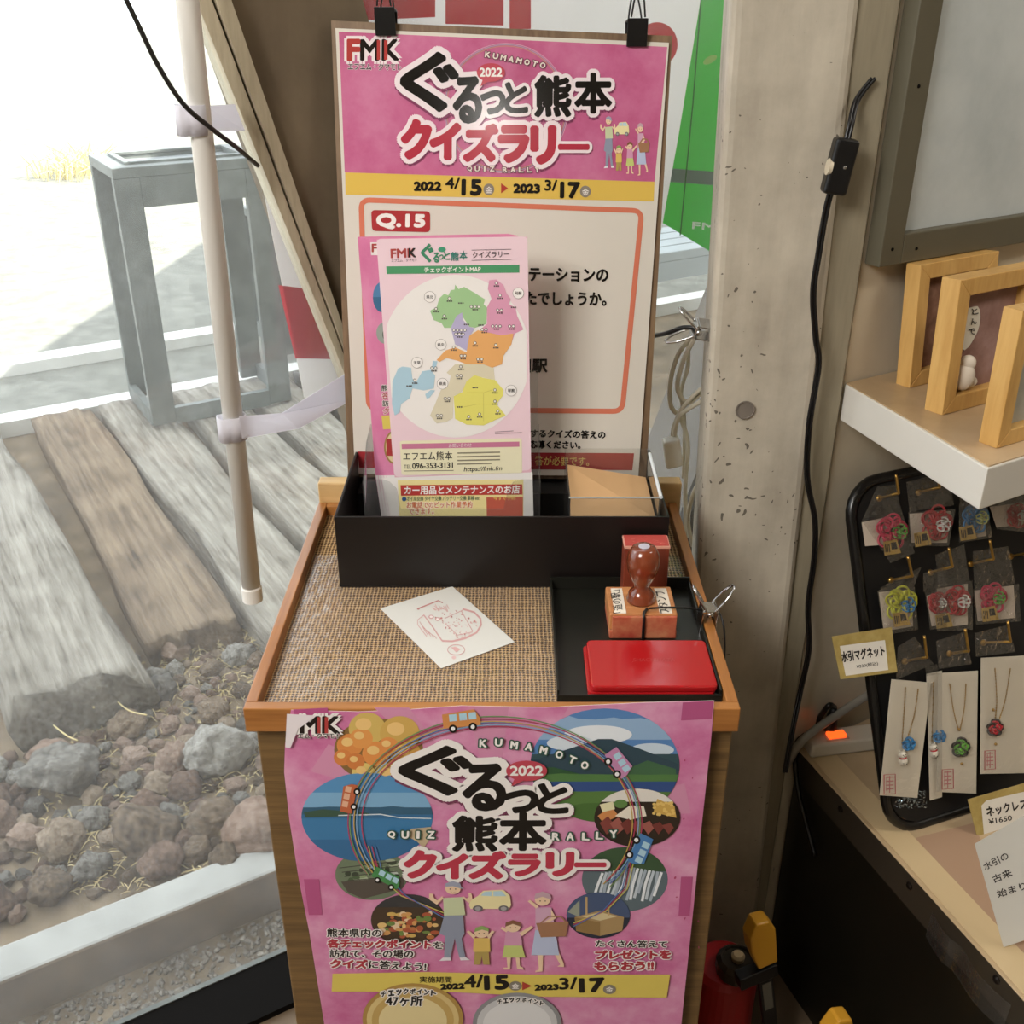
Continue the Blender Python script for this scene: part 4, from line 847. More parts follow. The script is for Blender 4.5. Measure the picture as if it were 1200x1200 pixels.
# ================================================================ LEAFLETS AND CLEAR HOLDERS IN THE TRAY
LP = V((0, 1.2, 0.94)); LU = V((0, 0.021, 0.292)).normalized(); LN = V((0, -LU.z, LU.y))
def on_leaf(x, y, back=0.0): return onP(x, y, LP-LN*back, LN)
M_leafpink = plain('pale_pink_paper', '#e2b4c2', 0.45, var=0.04, scale=12)
M_leafpink2 = mottled('pink_cover', '#cf6f9c', '#d97fa8', '#e094b6', 14, 0.45)
G = 'quiz rally leaflets in the clear holder'
L1 = Art(LP, LN)
def Z2(x, y): return (400+x/3, 260+y/3)
L1.poly([Z2(140, 900), Z2(672, 880), (626, 640), (468, 640)], '#ece6e2', 1)
L1.poly(rr(441, 280, 618, 277, 622.5, 551, 462, 559, 6), '#efcdd8', 2)
L1.text('FMK', *Z2(175, 126), *Z2(262, 123), 10, '#b23a36', 6, 0.05); L1.text('K', *Z2(238, 123), *Z2(262, 123), 10, '#2c2523', 7, 0.05); L1.text('エフエム・クマモト', *Z2(176, 141), *Z2(266, 138), 3.2, '#4a3b3d', 6)
for ch, x0, y0, x1, y1 in (('ぐ', 282, 78, 322, 140), ('る', 324, 108, 344, 142), ('っ', 345, 115, 358, 132), ('と', 360, 106, 382, 132)): L1.box(*Z2(x0, y0), *Z2(x1, y1), ch, '#2f8a63', 6, 0.05)
L1.ell(*Z2(354, 97), 4.5, 3, '#2f9a72', 5)
for ch, x0, y0, x1, y1 in (('熊', 386, 106, 412, 136), ('本', 416, 102, 442, 132)): L1.box(*Z2(x0, y0), *Z2(x1, y1), ch, '#2f7f72', 6, 0.04)
L1.text('クイズラリー', *Z2(462, 127), *Z2(590, 123), 7.5, '#4a3b3d', 6, 0.02); L1.stroke([Z2(458, 99), Z2(598, 96)], 0.6, '#5a4a4d', 6); L1.stroke([Z2(458, 135), Z2(598, 131)], 0.6, '#5a4a4d', 6)
L1.poly([Z2(158, 156), Z2(626, 150), Z2(626, 178), Z2(160, 183)], '#3f9a63', 4); L1.text('チェックポイントMAP', *Z2(292, 178), *Z2(490, 175), 6.6, WH, 6, 0.03)
# white disc, cut at the sheet's edges
pts = []
for i in range(60):
    a = 2*math.pi*i/60; x = 402+262*math.cos(a); y = 472+286*math.sin(a); xl = 140+(y-186)*0.075; pts.append(Z2(min(max(x, xl+4), 652), y))
L1.poly(pts, '#efeae6', 3)
def reg(pts, c, l=5): L1.poly([Z2(*q) for q in pts], c, l)
reg([(400, 220), (412, 236), (432, 228), (470, 250), (505, 272), (500, 290), (512, 300), (510, 358), (470, 372), (450, 368), (425, 330), (405, 330), (385, 372), (362, 372), (352, 355), (325, 345), (312, 312), (335, 300), (345, 268), (362, 252), (376, 258), (385, 240), (398, 238)], '#9ecb8c')
reg([(520, 205), (545, 202), (570, 222), (580, 250), (595, 270), (590, 290), (612, 300), (618, 330), (640, 378), (610, 392), (600, 420), (560, 398), (500, 392), (488, 378), (512, 358), (512, 300), (528, 270), (515, 235)], '#e298b8')
reg([(405, 330), (425, 318), (428, 345), (450, 368), (470, 374), (452, 400), (445, 455), (400, 430), (385, 372)], '#b9b0d6', 6)
reg([(450, 400), (480, 380), (560, 398), (605, 392), (598, 430), (570, 470), (565, 500), (530, 512), (500, 500), (440, 500), (410, 488), (370, 478), (345, 492), (335, 485), (365, 452), (400, 440), (440, 458)], '#eeaa55', 6)
reg([(400, 500), (440, 498), (500, 500), (535, 510), (540, 555), (490, 545), (450, 560), (420, 600), (395, 610), (392, 690), (370, 702), (335, 708), (312, 680), (330, 640), (350, 590), (378, 570), (385, 540), (370, 530)], '#ddd3b4', 5)
reg([(440, 560), (468, 538), (500, 548), (540, 555), (570, 590), (568, 610), (545, 640), (578, 680), (550, 692), (500, 715), (440, 712), (400, 692), (395, 612), (425, 598)], '#e6de52', 6)
for q in ([(440, 600), (500, 600), (530, 590)], [(500, 600), (500, 700)], [(430, 650), (480, 640), (540, 640)]): L1.stroke([Z2(*p_) for p_ in q], 0.4, '#c9bf3e', 7)
reg([(200, 515), (215, 508), (245, 512), (250, 550), (262, 565), (285, 525), (315, 520), (330, 540), (325, 585), (290, 592), (250, 585), (240, 620), (210, 640), (205, 670), (188, 680), (178, 640), (180, 560)], '#a9cfe2'); reg([(322, 488), (338, 490), (332, 515), (318, 518)], '#a9cfe2'); reg([(295, 605), (315, 590), (330, 592), (320, 605), (310, 618), (300, 620)], '#a9cfe2')
for (x, y, tx) in ((311, 263, '県北'), (622, 250, '阿蘇'), (350, 431, '県央'), (266, 494, '天草'), (356, 568, '県南'), (597, 592, '球磨')):
    L1.ell(*Z2(x, y), 6.6, 6.6, '#8b7d78', 7); L1.ell(*Z2(x, y), 6.2, 6.2, '#f3eeea', 8); L1.text(tx, *Z2(x-12, y+6), *Z2(x+12, y+6), 4, '#2b2524', 9, 0.02)
rl = random.Random(9)
for (x, y, n) in ((333, 305, 1), (362, 330, 1), (380, 268, 1), (420, 275, 0), (470, 298, 3), (545, 215, 1), (558, 258, 1), (556, 310, 2), (545, 366, 3), (598, 366, 2), (502, 378, 2), (415, 380, 4), (415, 394, 3), (470, 425, 1), (543, 432, 1), (395, 440, 1), (428, 470, 2), (487, 482, 2), (420, 508, 1), (414, 540, 2), (470, 572, 0), (540, 590, 1), (540, 630, 1), (372, 620, 2), (345, 680, 2), (448, 684, 1), (486, 675, 1), (550, 664, 1), (325, 513, 2), (238, 566, 0), (258, 556, 1), (415, 640, 0), (605, 290, 0), (490, 352, 0), (440, 350, 0)):
    for i in range(n):
        cx_, cy_ = Z2(x+(i-(n-1)/2)*13, y); L1.ell(cx_, cy_, 1.9, 1.9, '#4a4444', 8, n=12); L1.ell(cx_, cy_, 1.35, 1.35, '#e9e4dc', 9, n=12)
    for i in range(3): L1.stroke([Z2(x-9+i*7, y+10), Z2(x-4+i*7, y+10)], 1.6, '#5a5250', 8)
L1.stroke([Z2(540, 738), Z2(605, 734)], 0.7, '#9a8088', 6); L1.stroke([Z2(540, 744), Z2(635, 740)], 0.7, '#9a8088', 6)
# contact panel (its square code is left out)
L1.poly(rr(*Z2(205, 770), *Z2(634, 760), *Z2(636, 882), *Z2(212, 890), 3), '#ece4bd', 4); L1.poly([Z2(212, 780), Z2(626, 772), Z2(626, 790), Z2(213, 798)], '#cf7398', 5); L1.text('お問い合わせ', *Z2(378, 793), *Z2(458, 790), 4.5, '#f0dfe2', 7)
L1.text('エフエム熊本', *Z2(218, 838), *Z2(390, 836), 10, '#2b2625', 6, 0.01); L1.text('TEL', *Z2(220, 867), *Z2(246, 867), 4.5, '#2b2625', 6); L1.text('096-353-3131', *Z2(250, 867), *Z2(392, 864), 6.5, '#2b2625', 6, 0.03)
L1.text('https://fmk.fm', *Z2(430, 881), *Z2(563, 877), 6.5, '#2b2625', 6, 0.015, None, 0.2)
for i in range(4): L1.stroke([Z2(408, 812+i*13), Z2(558-(30 if i == 3 else 0), 809+i*13)], 1.5, '#8f876f', 6)
L1.stroke([Z2(220, 875), Z2(395, 873)], 0.9, '#8f876f', 6)
# advertisement at the foot (codes and mascot are left out)
L1.poly([Z2(198, 908), Z2(640, 905), Z2(640, 1050), Z2(206, 1060)], '#f0dd8e', 2); L1.poly([Z2(208, 925), Z2(636, 922), Z2(637, 958), Z2(210, 962)], '#c32f26', 4); L1.text('カー用品とメンテナンスのお店', *Z2(222, 957), *Z2(626, 954), 9.5, WH, 6, 0.04)
L1.ell(*Z2(221, 974), 2.6, 2.6, '#2c5f9a', 5); L1.text('オイル交換 タイヤ交換 バッテリー交換 車検 etc', *Z2(230, 981), *Z2(485, 978), 5.5, '#3a6b58', 6, 0.01)
L1.text('お電話でのピット作業予約', *Z2(230, 1006), *Z2(460, 1004), 7.5, '#d8661f', 6, 0.03, (0.07, '#fbf1d8')); L1.text('できます。', *Z2(238, 1028), *Z2(325, 1026), 7.5, '#d8661f', 6, 0.03, (0.07, '#fbf1d8'))
L1.poly([Z2(510, 968), Z2(638, 966), Z2(638, 1060), Z2(512, 1060)], '#c8553a', 4); L1.text('今すぐ予約', *Z2(535, 978), *Z2(612, 976), 4.5, '#f3d14c', 6, 0.02)
l1o = [(441.5, 281), (618, 277.5), (622.5, 551), (625, 636), (468, 636), (462.5, 559)]
o = L1.build('leaflet', l1o, 0.0008, [M_ink, M_leafpink, M_ink], None, 1); tag(o, 'front leaflet of the holder, pale pink with a coloured prefecture map', 'leaflet', G)
back_labels = ['leaflet just behind the map leaflet, its pink cover edge showing', 'pink leaflet third from the front of the holder stack', 'pink leaflet fourth from the front of the holder stack', 'pink leaflet fifth from the front, its top edge showing', 'rearmost pink leaflet of the holder stack, furthest to one side']
for k_ in range(5):
    bk = 0.004*(k_+1); A2 = Art(LP-LN*bk, LN); d = k_*3.2
    lo = [(432-d, 280-k_*0.6), (607-d*0.8, 276-k_*0.5), (618-d, 555), (620-d, 620), (462-d, 620), (453-d, 560)]
    if k_ == 0:
        A2.poly([(434, 284), (446, 284), (446, 299), (435, 299)], '#efe4e2', 3); A2.text('F', 436, 295, 442, 295, 9, '#b23a36', 5, 0.05)
        A2.ell(448, 348, 11, 18, '#4a84b4', 3); A2.clipell(448, 348, 11, 18, 0, 1, '#356d96', 4); A2.ell(452, 390, 11, 13, '#9aa39a', 3); A2.ell(454, 392, 6, 7, '#5f6a5c', 4)
        for i, ch in enumerate('熊各訪ク'): A2.text(ch, 447+i*0.7, 458+i*9, 454+i*0.7, 458+i*9, 7, RD if i in (1, 3) else '#2a211d', 5, 0.03, (0.06, WH))
        A2.poly([(447, 487), (470, 486), (470, 502), (449, 503)], '#e2c93c', 3); A2.ell(463, 524, 13, 20, '#a8813a', 3); A2.ell(463, 524, 11, 18, '#e2cd9a', 4); A2.text('1', 454, 533, 460, 533, 18, '#b22a2c', 5, 0.06)
    A2.poly([(453-d, 557), (618-d, 553), (620-d, 620), (462-d, 620)], '#e9e3e0', 2)
    o = A2.build('leaflet', lo, 0.0008, [M_ink, M_leafpink2, M_ink], None, 1, None, '#d78aa8'); tag(o, back_labels[k_], 'leaflet', G)
# clear acrylic leaflet holder
hl = thing('leaflet_holder', 'clear acrylic pocket with a scooped front holding the leaflet stack', 'holder', (-0.09, 1.19, SF))
hx0 = onY(427, 560, 1.175).x; hx1 = onY(633, 560, 1.175).x; zf = SURF+0.0036
def tab(x_a, x_b, xs):
    return None
mb = MB(); zt = onY(440, 562, 1.158).z; xm0 = onY(470, 600, 1.158).x; xm1 = onY(590, 600, 1.158).x; zl = 0.918
ringp = [(hx0, zf), (hx1, zf), (hx1, zt-0.006), (hx1-0.004, zt), (xm1+0.022, zt), (xm1+0.012, zt-0.003), (xm1+0.006, zt-0.012), (xm1, zl), (xm0, zl), (xm0-0.004, zt-0.012), (xm0-0.012, zt-0.003), (xm0-0.02, zt), (hx0+0.004, zt), (hx0, zt-0.006)]
mb.prism([(x, 1.157, z) for x, z in ringp], (0, 0.0018, 0)); mb.build('front_lip', M_acryl, hl)
for x in (hx0, hx1-0.0018):
    mb = MB(); mb.prism([(x, 1.159, zf), (x, 1.243, zf), (x, 1.256, 0.99), (x, 1.21, 0.985), (x, 1.159, zt-0.004)], (0.0018, 0, 0)); mb.build('side_wall', M_acryl, hl)
mb = MB(); mb.prism([(hx0+0.002, 1.243, zf), (hx1-0.002, 1.243, zf), (hx1-0.002, 1.2595, 1.06), (hx0+0.002, 1.2595, 1.06)], (0, 0.0015, 0)); mb.build('back_wall', M_acryl, hl)
# clear box with kraft cards
bx = thing('slip_box', 'clear acrylic box with kraft cardboard inside, at the end of the black tray', 'box', (0.123, 1.2, SF)); cx0, cx1, cy0, cy1, cz1 = 0.068, 0.178, 1.135, 1.256, 0.944
for nm, lo_, hi_ in (('front_wall', (cx0, cy0, zf), (cx1, cy0+0.002, cz1)), ('back_wall', (cx0, cy1-0.002, zf), (cx1, cy1, cz1+0.012)), ('side_wall', (cx0, cy0+0.0021, zf), (cx0+0.002, cy1-0.0021, cz1)), ('side_wall', (cx1-0.002, cy0+0.0021, zf), (cx1, cy1-0.0021, cz1))):
    mb = MB(); mb.box(lo_, hi_); mb.build(nm, M_acryl, bx)
M_kraft = plain('kraft_card', '#c9a173', 0.7, var=0.06, scale=20); M_kraft2 = plain('kraft_card_light', '#d9b88d', 0.7, var=0.05, scale=20)
mb = MB(); b4 = [(cx0+0.004, 1.14), (cx1-0.004, 1.14), (cx1-0.004, 1.25), (cx0+0.004, 1.25)]; tz = [0.914, 0.914, 0.918, 0.936]
lo4 = [mb.bm.verts.new((x, y, zf)) for x, y in b4]; hi4 = [mb.bm.verts.new((x, y, z)) for (x, y), z in zip(b4, tz)]
mb.face(lo4[::-1]); mb.face([hi4[0], hi4[1], hi4[3]]); mb.face([hi4[1], hi4[2], hi4[3]])
for i in range(4): mb.face([lo4[i], lo4[(i+1) % 4], hi4[(i+1) % 4], hi4[i]])
tag(mb.build('kraft_block', M_kraft), 'folded kraft cardboard with a slanting top, inside the clear box', 'cardboard')
mb = MB(); mb.tube([(cx1, cy0, cz1+0.001), (cx1, cy1, cz1+0.005)], 0.0022, 8); mb.build('edge_line', plain('painted_edge_reflection', '#dfe6ea', 0.15), bx)  # white tube painted in for the bright reflection along the acrylic edge
mb = MB(); mb.tube([(cx0, cy0+0.001, cz1), (cx1-0.002, cy0+0.001, cz1)], 0.0010, 8); mb.build('edge_line', plain('grey_edge', '#a8aaa8', 0.2), bx)
# ================================================================ STAMP CORNER
M_red = plain('red_gloss', '#a8181c', 0.16, coat=0.2); M_reddk = plain('red_rubber', '#b4473f', 0.5, var=0.15, scale=60); M_stampwood = wood('stamp_wood', '#a9683c', '#c98d58', (6, 50, 50), 0.45, 0.05)
M_inkwood = mottled('ink_stained_wood', '#a33a2c', '#b86548', '#c58a62', 40, 0.5); M_handle = wood('turned_wood', '#5a2716', '#8a4226', (40, 40, 6), 0.18, 0.03, 0.5); M_deepwood = wood('deep_red_wood', '#6a2a1c', '#8a3f2a', (40, 40, 6), 0.4, 0.05)
M_traydark = plain('dark_tray', '#1a1a15', 0.35)
tx0, tx1, ty0, ty1 = 0.046, 0.2135, 0.876, 1.099
tt = thing('stamp_tray', 'flat black tray on the burlap holding the stamps and the red ink pad', 'tray', (0.13, 0.99, SF))
mb = MB(); mb.box((tx0, ty0, SF), (tx1, ty1, SF+0.002)); mb.build('base', M_traydark, tt)
for lo_, hi_, nm in (((tx0, ty0, SF+0.0021), (tx1, ty0+0.002, SF+0.009), 'front_rim'), ((tx0, ty1-0.002, SF+0.0021), (tx1, ty1, SF+0.018), 'back_rim'), ((tx0, ty0+0.0021, SF+0.0021), (tx0+0.002, ty1-0.0021, SF+0.014), 'side_rim'), ((tx1-0.002, ty0+0.0021, SF+0.0021), (tx1, ty1-0.0021, SF+0.014), 'side_rim')):
    mb = MB(); mb.box(lo_, hi_); mb.build(nm, M_traydark, tt)
TF = SF+0.0023
b = thing('stamp_block', 'upright wooden stamp block with its red rubber face turned up', 'stamp', (0.156, 1.08, TF))
mb = MB(); mb.box((0.13, 1.070, TF), (0.182, 1.0965, 0.911)); mb.build('wood_block', M_deepwood, b, bevel=0.0012)
mb = MB(); mb.box((0.1295, 1.0695, 0.9112), (0.1825, 1.0968, 0.914)); mb.build('edge_strip', plain('pale_edge', '#d9a08c', 0.5), b)
mb = MB(); mb.box((0.131, 1.071, 0.9141), (0.181, 1.0955, 0.9152)); mb.build('rubber_face', M_reddk, b)
mb = MB(); 
for i in range(26):
    x = rl.uniform(0.134, 0.176); y = rl.uniform(1.073, 1.092); mb.box((x, y, 0.9153), (x+rl.uniform(0.001, 0.004), y+0.0008, 0.9158))
mb.build('stamp_relief', plain('relief_red', '#c86a5e', 0.5), b)
hs = thing('handled_stamp', 'square wooden stamp with a turned brown knob handle and paper labels', 'stamp', (0.145, 1.02, TF))
mb = MB(); mb.box((0.108, 0.992, TF+0.010), (0.183, 1.052, 0.8712)); mb.build('top_block', M_stampwood, hs, bevel=0.0015)
mb = MB(); mb.box((0.1085, 0.9895, TF), (0.183, 1.0515, TF+0.0098)); mb.build('base_block', M_inkwood, hs, bevel=0.001)
mb = MB(); mb.prism([(0.111, 0.9885, 0.8695), (0.182, 0.9885, 0.8695), (0.182, 0.9885, TF+0.002), (0.111, 0.9885, TF+0.002)], (0, 0.0033, 0)); mb.build('front_face', M_inkwood, hs, bevel=0.0006)
mb = MB(); hc = V((0.1455, 1.022, 0.8714)); mb.lathe([(0.0160, 0), (0.0165, 0.003), (0.0145, 0.006), (0.0148, 0.009), (0.0128, 0.012), (0.0085, 0.017), (0.0090, 0.022), (0.0130, 0.029), (0.0172, 0.040), (0.0184, 0.050), (0.0172, 0.060), (0.0130, 0.0672), (0.0110, 0.0685)], hc, 32); mb.build('knob', M_handle, hs, smooth=True)
mb = MB(); mb.lathe([(0.0062, 0), (0.0062, 0.0006)], hc+V((0, 0, 0.0686)), 20); mb.build('knob_sticker', plain('pale_sticker', '#b9b4c0', 0.4), hs)
for k_, (x0, x1, s_) in enumerate(((0.1135, 0.1265, '「道の駅」'), (0.1635, 0.1775, 'スタンプ'))):
    T = Art((0, 0, 0.8716), (0, 0, 1), (0, 1, 0))
    def pxof(x, y, z=0.8716):
        d = V((x, y, z))-CAM; dep = d.y*cT-d.z*sT; return (600+F*d.x/dep, 600-F*(d.z*cT+d.y*sT)/dep)
    T.text(s_, *pxof(x1-0.003, 0.996), *pxof(x1-0.003, 1.044), 12, '#2a2320', 2, 0.012)
    o = T.build('paper_label', [pxof(x0, 0.9935), pxof(x1, 0.9935), pxof(x1, 1.047), pxof(x0, 1.047)], 0.0003, [M_ink, plain('label_paper', '#e6dccb', 0.6)], hs, 1)
mb = MB(); mb.tube(smooth_path([(0.1455, 0.9868, TF+0.001), (0.1455, 0.9868, 0.866), (0.1455, 0.991, 0.8728), (0.15, 0.999, 0.874)], 5), 0.0017, 8); mb.build('cord_loop', M_blackpl, hs, smooth=True)
mb = MB(); mb.tube(smooth_path([(0.152, 0.999, 0.8745), (0.170, 1.0, 0.875), (0.195, 1.004, 0.872), (0.212, 1.010, 0.866), (0.2185, 1.013, 0.866), (0.2315, 1.012, 0.864), (0.238, 0.998, 0.845), (0.239, 0.985, 0.80), (0.238, 0.99, 0.72)], 6), 0.0012, 8); tag(mb.build('black_string', M_blackpl, smooth=True), 'thin black cord tying the knobbed stamp to the silver clip', 'string')
# red ink pad
ip = thing('ink_pad', 'closed glossy red ink pad in the black tray', 'ink pad', (0.147, 0.926, TF))
def rbox(x0, x1, y0, y1, z0, z1, r): 
    out = []
    for cx_, cy_, a0 in ((x1-r, y1-r, 0), (x0+r, y1-r, 90), (x0+r, y0+r, 180), (x1-r, y0+r, 270)):
        for i in range(6): a = math.radians(a0+90*i/5); out.append((cx_+r*math.cos(a), cy_+r*math.sin(a), z0))
    mb = MB(); mb.prism(out, (0, 0, z1-z0)); return mb
rbox(0.0775, 0.2085, 0.881, 0.968, TF, TF+0.006, 0.006).build('base', M_red, ip, bevel=0.0008)
rbox(0.081, 0.2105, 0.8815, 0.967, TF+0.0062, 0.8545, 0.006).build('lid', M_red, ip, bevel=0.0018, smooth=False)
T = Art((0, 0, 0.8547), (0, 0, 1), (0, 1, 0)); p0 = pxof(0.128, 0.925, 0.8547); p1 = pxof(0.172, 0.925, 0.8547); T.text('SHACHIHATA', *p0, *p1, 4, '#b9302f', 1)
T.build('embossed_mark', [pxof(0.127, 0.9245, 0.8547), pxof(0.1275, 0.9245, 0.8547), pxof(0.1275, 0.925, 0.8547)], 0.0001, [attr_print('red_mark', 0.2), M_red], ip, 1)
# stamped slip of paper
T = Art((0, 0, SF+0.0006), (0, 0, 1), (0, 1, 0)); SC_ = '#d09a97'; SD = '#c4807c'
def Zp(x, y): return (440+x*0.15, 680+y*0.15)
T.stroke([Zp(335, 222), Zp(490, 160), Zp(525, 178)], 1.4, SD, 2); T.ell(*Zp(335, 224), 1.6, 1.2, SD, 2)
arc = [Zp(520, 475)] + [Zp(x, y) for x, y in ((600, 478), (700, 455), (790, 410), (825, 350), (820, 300), (770, 250), (680, 225))]
T.stroke(arc, 2.2, SC_, 2); T.stroke([Zp(375, 270), Zp(450, 370), Zp(520, 475)], 1.4, SC_, 2); T.stroke([Zp(375, 275), Zp(330, 310), Zp(330, 350), Zp(400, 440)], 0.8, SC_, 2)
T.stroke([Zp(545, 340), Zp(640, 430), Zp(760, 405)], 0.9, SC_, 2); T.stroke([Zp(670, 240), Zp(760, 400)], 0.9, SC_, 2); T.stroke([Zp(540, 300), Zp(680, 235)], 0.8, SC_, 2)
rs = random.Random(3)
for i in range(120):
    x = rs.uniform(400, 800); y = rs.uniform(240, 460)
    if (x-400)*0.9+270 > y+10 and abs(x-600)/230+abs(y-350)/140 < 1.1: T.ell(*Zp(x, y), rs.uniform(0.5, 1.7), rs.uniform(0.4, 1.0), rs.choice([SC_, SD, '#dcb0ac']), 3, rs.uniform(0, 180), 8)
for i in range(14): T.stroke([Zp(440+i*9, 215+rs.uniform(-30, 20)), Zp(470+i*8, 235+rs.uniform(-20, 20))], 0.8, '#d8a6a2', 2)
T.ell(*Zp(435, 288), 3.2, 2.4, SC_, 3); T.ell(*Zp(435, 288), 1.8, 1.3, '#e6d8d4', 4); T.ell(*Zp(485, 305), 2.8, 2.2, SC_, 3); T.ell(*Zp(485, 305), 1.6, 1.2, '#e6d8d4', 4)
for k_ in range(4): T.stroke([Zp(345+k_*12, 325+k_*22), Zp(385+k_*28, 395+k_*16), Zp(410+k_*22, 430+k_*10)], 0.7, SC_, 3)
T.ring(*Zp(630, 545), 10, 6, 0.8, SC_, 3); T.poly([Zp(590, 525), Zp(625, 520), Zp(665, 540), Zp(630, 565)], '#d8a6a2', 2); T.ell(*Zp(612, 605), 2.5, 2, '#dcb4b0', 2)
o = T.build('stamped_paper', [(446, 713), (530, 687), (603, 752), (517, 783)], 0.0004, [M_ink, plain('white_slip', '#d3d0c9', 0.6)], None, 1); tag(o, 'white slip of paper with a faint red stamp print, lying on the burlap', 'paper')
# silver spring clips
def spring_clip(label, c, ax, up, open_=0.35, size=1.0):
    """ax: across the jaws, up: away from the gripped edge"""
    c = V(c); ax = V(ax).normalized(); up = V(up).normalized(); w = ax.cross(up)*0.011*size
    t = thing('spring_clip', label, 'clip', tuple(c)); q = size
    for sg in (-1, 1):
        mb = MB(); p = c+ax*sg*0.0075*q; mb.obox(p-up*0.010*q, w, ax*0.0008, up*0.016*q); mb.build('jaw', M_chrome, t, bevel=0.0005)
        mb = MB(); a = c+ax*sg*0.004*q+up*0.007*q; tip = a+up*0.024*q+ax*sg*0.016*q
        mb.tube(smooth_path([a-w*0.9, a+(tip-a)*0.6-w*0.85, tip-w*0.35, tip+w*0.35, a+(tip-a)*0.6+w*0.85, a+w*0.9], 5), 0.0014*q, 8); mb.build('wing', M_chrome, t, smooth=True)
    mb = MB(); mb.obox(c+up*0.0075*q, w, ax*0.0085*q, up*0.0012); mb.build('bridge', M_chrome, t, bevel=0.0008)
    mb = MB(); mb.tube([c+up*0.004*q-w, c+up*0.004*q+w], 0.0032*q, 10); mb.build('spring', M_chrome, t, smooth=True)
    return t
spring_clip('silver spring clip gripping the side rail beside the red ink pad', (0.221, 1.012, 0.859), (1, 0, 0), (0.1, 0.05, 1), 0.4, 1.1)
# ================================================================ POLE, STRAPS, WIRE, BANNER
M_pvc = plain('pole_plastic', '#e6e3dc', 0.4); M_paper = cloth_print('white_strap', '#efedf2')
hP = -0.085
pb_ = onW(296, 700, hP); pt_ = onW(222, 25, hP)
pole = thing('white_pole', 'white plastic pole tied to the slanted mullion by two paper straps', 'pole', tuple(pb_))
dirp = (pt_-pb_).normalized(); rP = 0.0122
mb = MB(); mb.tube([pb_, pb_+dirp*1.0, pb_+dirp*1.6], rP, 24); mb.build('tube', M_pvc, pole, smooth=True)
mb = MB(); mb.lathe([(0.009, -0.006), (rP+0.001, -0.004), (rP+0.0013, 0.016), (rP+0.0002, 0.018)], pb_, 24, dirp); mb.build('end_cap', M_pvc, pole, smooth=False)
def strap(label, ring_px, tail):
    t = thing('paper_strap', label, 'strap', tuple(onW(*ring_px, hP))); c = onW(*ring_px, hP); w = 0.0155
    mb = MB(); ring = []
    for i in range(24):
        a = 2*math.pi*i/24; r_ = rP+0.0025+(0.006 if 9 < i < 15 else 0); ring.append(c+WD*math.cos(a)*(r_)-WN*math.sin(a)*r_)
    vs = [[mb.bm.verts.new(p+dirp*sg*w) for p in ring] for sg in (-1, 1)]
    vi = [[mb.bm.verts.new(c+(p-c)*0.93+dirp*sg*w) for p in ring] for sg in (-1, 1)]
    for i in range(24):
        j = (i+1) % 24; mb.face([vs[0][i], vs[0][j], vs[1][j], vs[1][i]]); mb.face([vi[0][j], vi[0][i], vi[1][i], vi[1][j]])
        mb.face([vs[1][i], vs[1][j], vi[1][j], vi[1][i]]); mb.face([vs[0][j], vs[0][i], vi[0][i], vi[0][j]])
    mb.build('loop', M_paper, t, smooth=True)
    mb = MB(); mb.prism([onW(x, y, o_) for x, y, o_ in tail], WN*0.0008+V((0, 0, 0.0001))); mb.build('tail', M_paper, t)
    return t
strap('white paper strap round the pole at the height of the black wire', (229, 140), [(240, 124, hP+0.013), (275, 122, -0.018), (287, 153, -0.018), (242, 153, hP+0.013)])
strap('long white paper strap running from the pole up behind the poster board', (275, 500), [(280, 488, hP-0.014), (330, 484, hP-0.006), (414, 432, -0.035), (418, 466, -0.035), (350, 502, hP-0.006), (284, 514, hP-0.014)])
mb = MB(); mb.tube(smooth_path([onW(x, y, o_) for x, y, o_ in ((110, -80, -0.12), (160, 25, -0.12), (186, 78, -0.12), (215, 122, -0.12), (247, 150, -0.11), (276, 172, -0.09), (302, 194, -0.033))], 8), 0.0026, 8)
tag(mb.build('black_wire', plain('wire_black', '#1a1714', 0.4), smooth=True), 'black wire sagging in front of the pole to the slanted mullion', 'wire')
oB = 0.095; BPN = Art(W0-WN*oB, WN)
BPN.poly([(326, 334), (420, 346), (600, 350), (600, 424), (346, 420)], '#c9202b', 2)
BPN.poly([(522, -80), (590, -80), (590, 30), (522, 28)], '#d0232d', 2); BPN.poly([(420, -80), (510, -80), (510, 20), (420, 24)], '#d0232d', 2); BPN.ell(770, 52, 24, 26, '#d0232d', 2); BPN.poly([(597, -80), (622, -80), (622, 34), (597, 34)], '#d0232d', 2)
BPN.text('え', 388, 386, 410, 388, 20, '#f0ecec', 3, 0.06)
M_cloth = cloth_print('banner_cloth', '#efedf0')
o = BPN.build('banner', [(244, -60), (272, 60), (300, 178), (330, 330), (357, 467), (420, 452), (600, 420), (745, 398), (757, 345), (772, 287), (795, 160), (817, 25), (830, -60)], 0.0015, [cloth_print('banner_print'), M_cloth, cloth_print('banner_back')], None, 1)
tag(o, 'white advertising banner with red bands hung outside behind the poster board', 'banner')
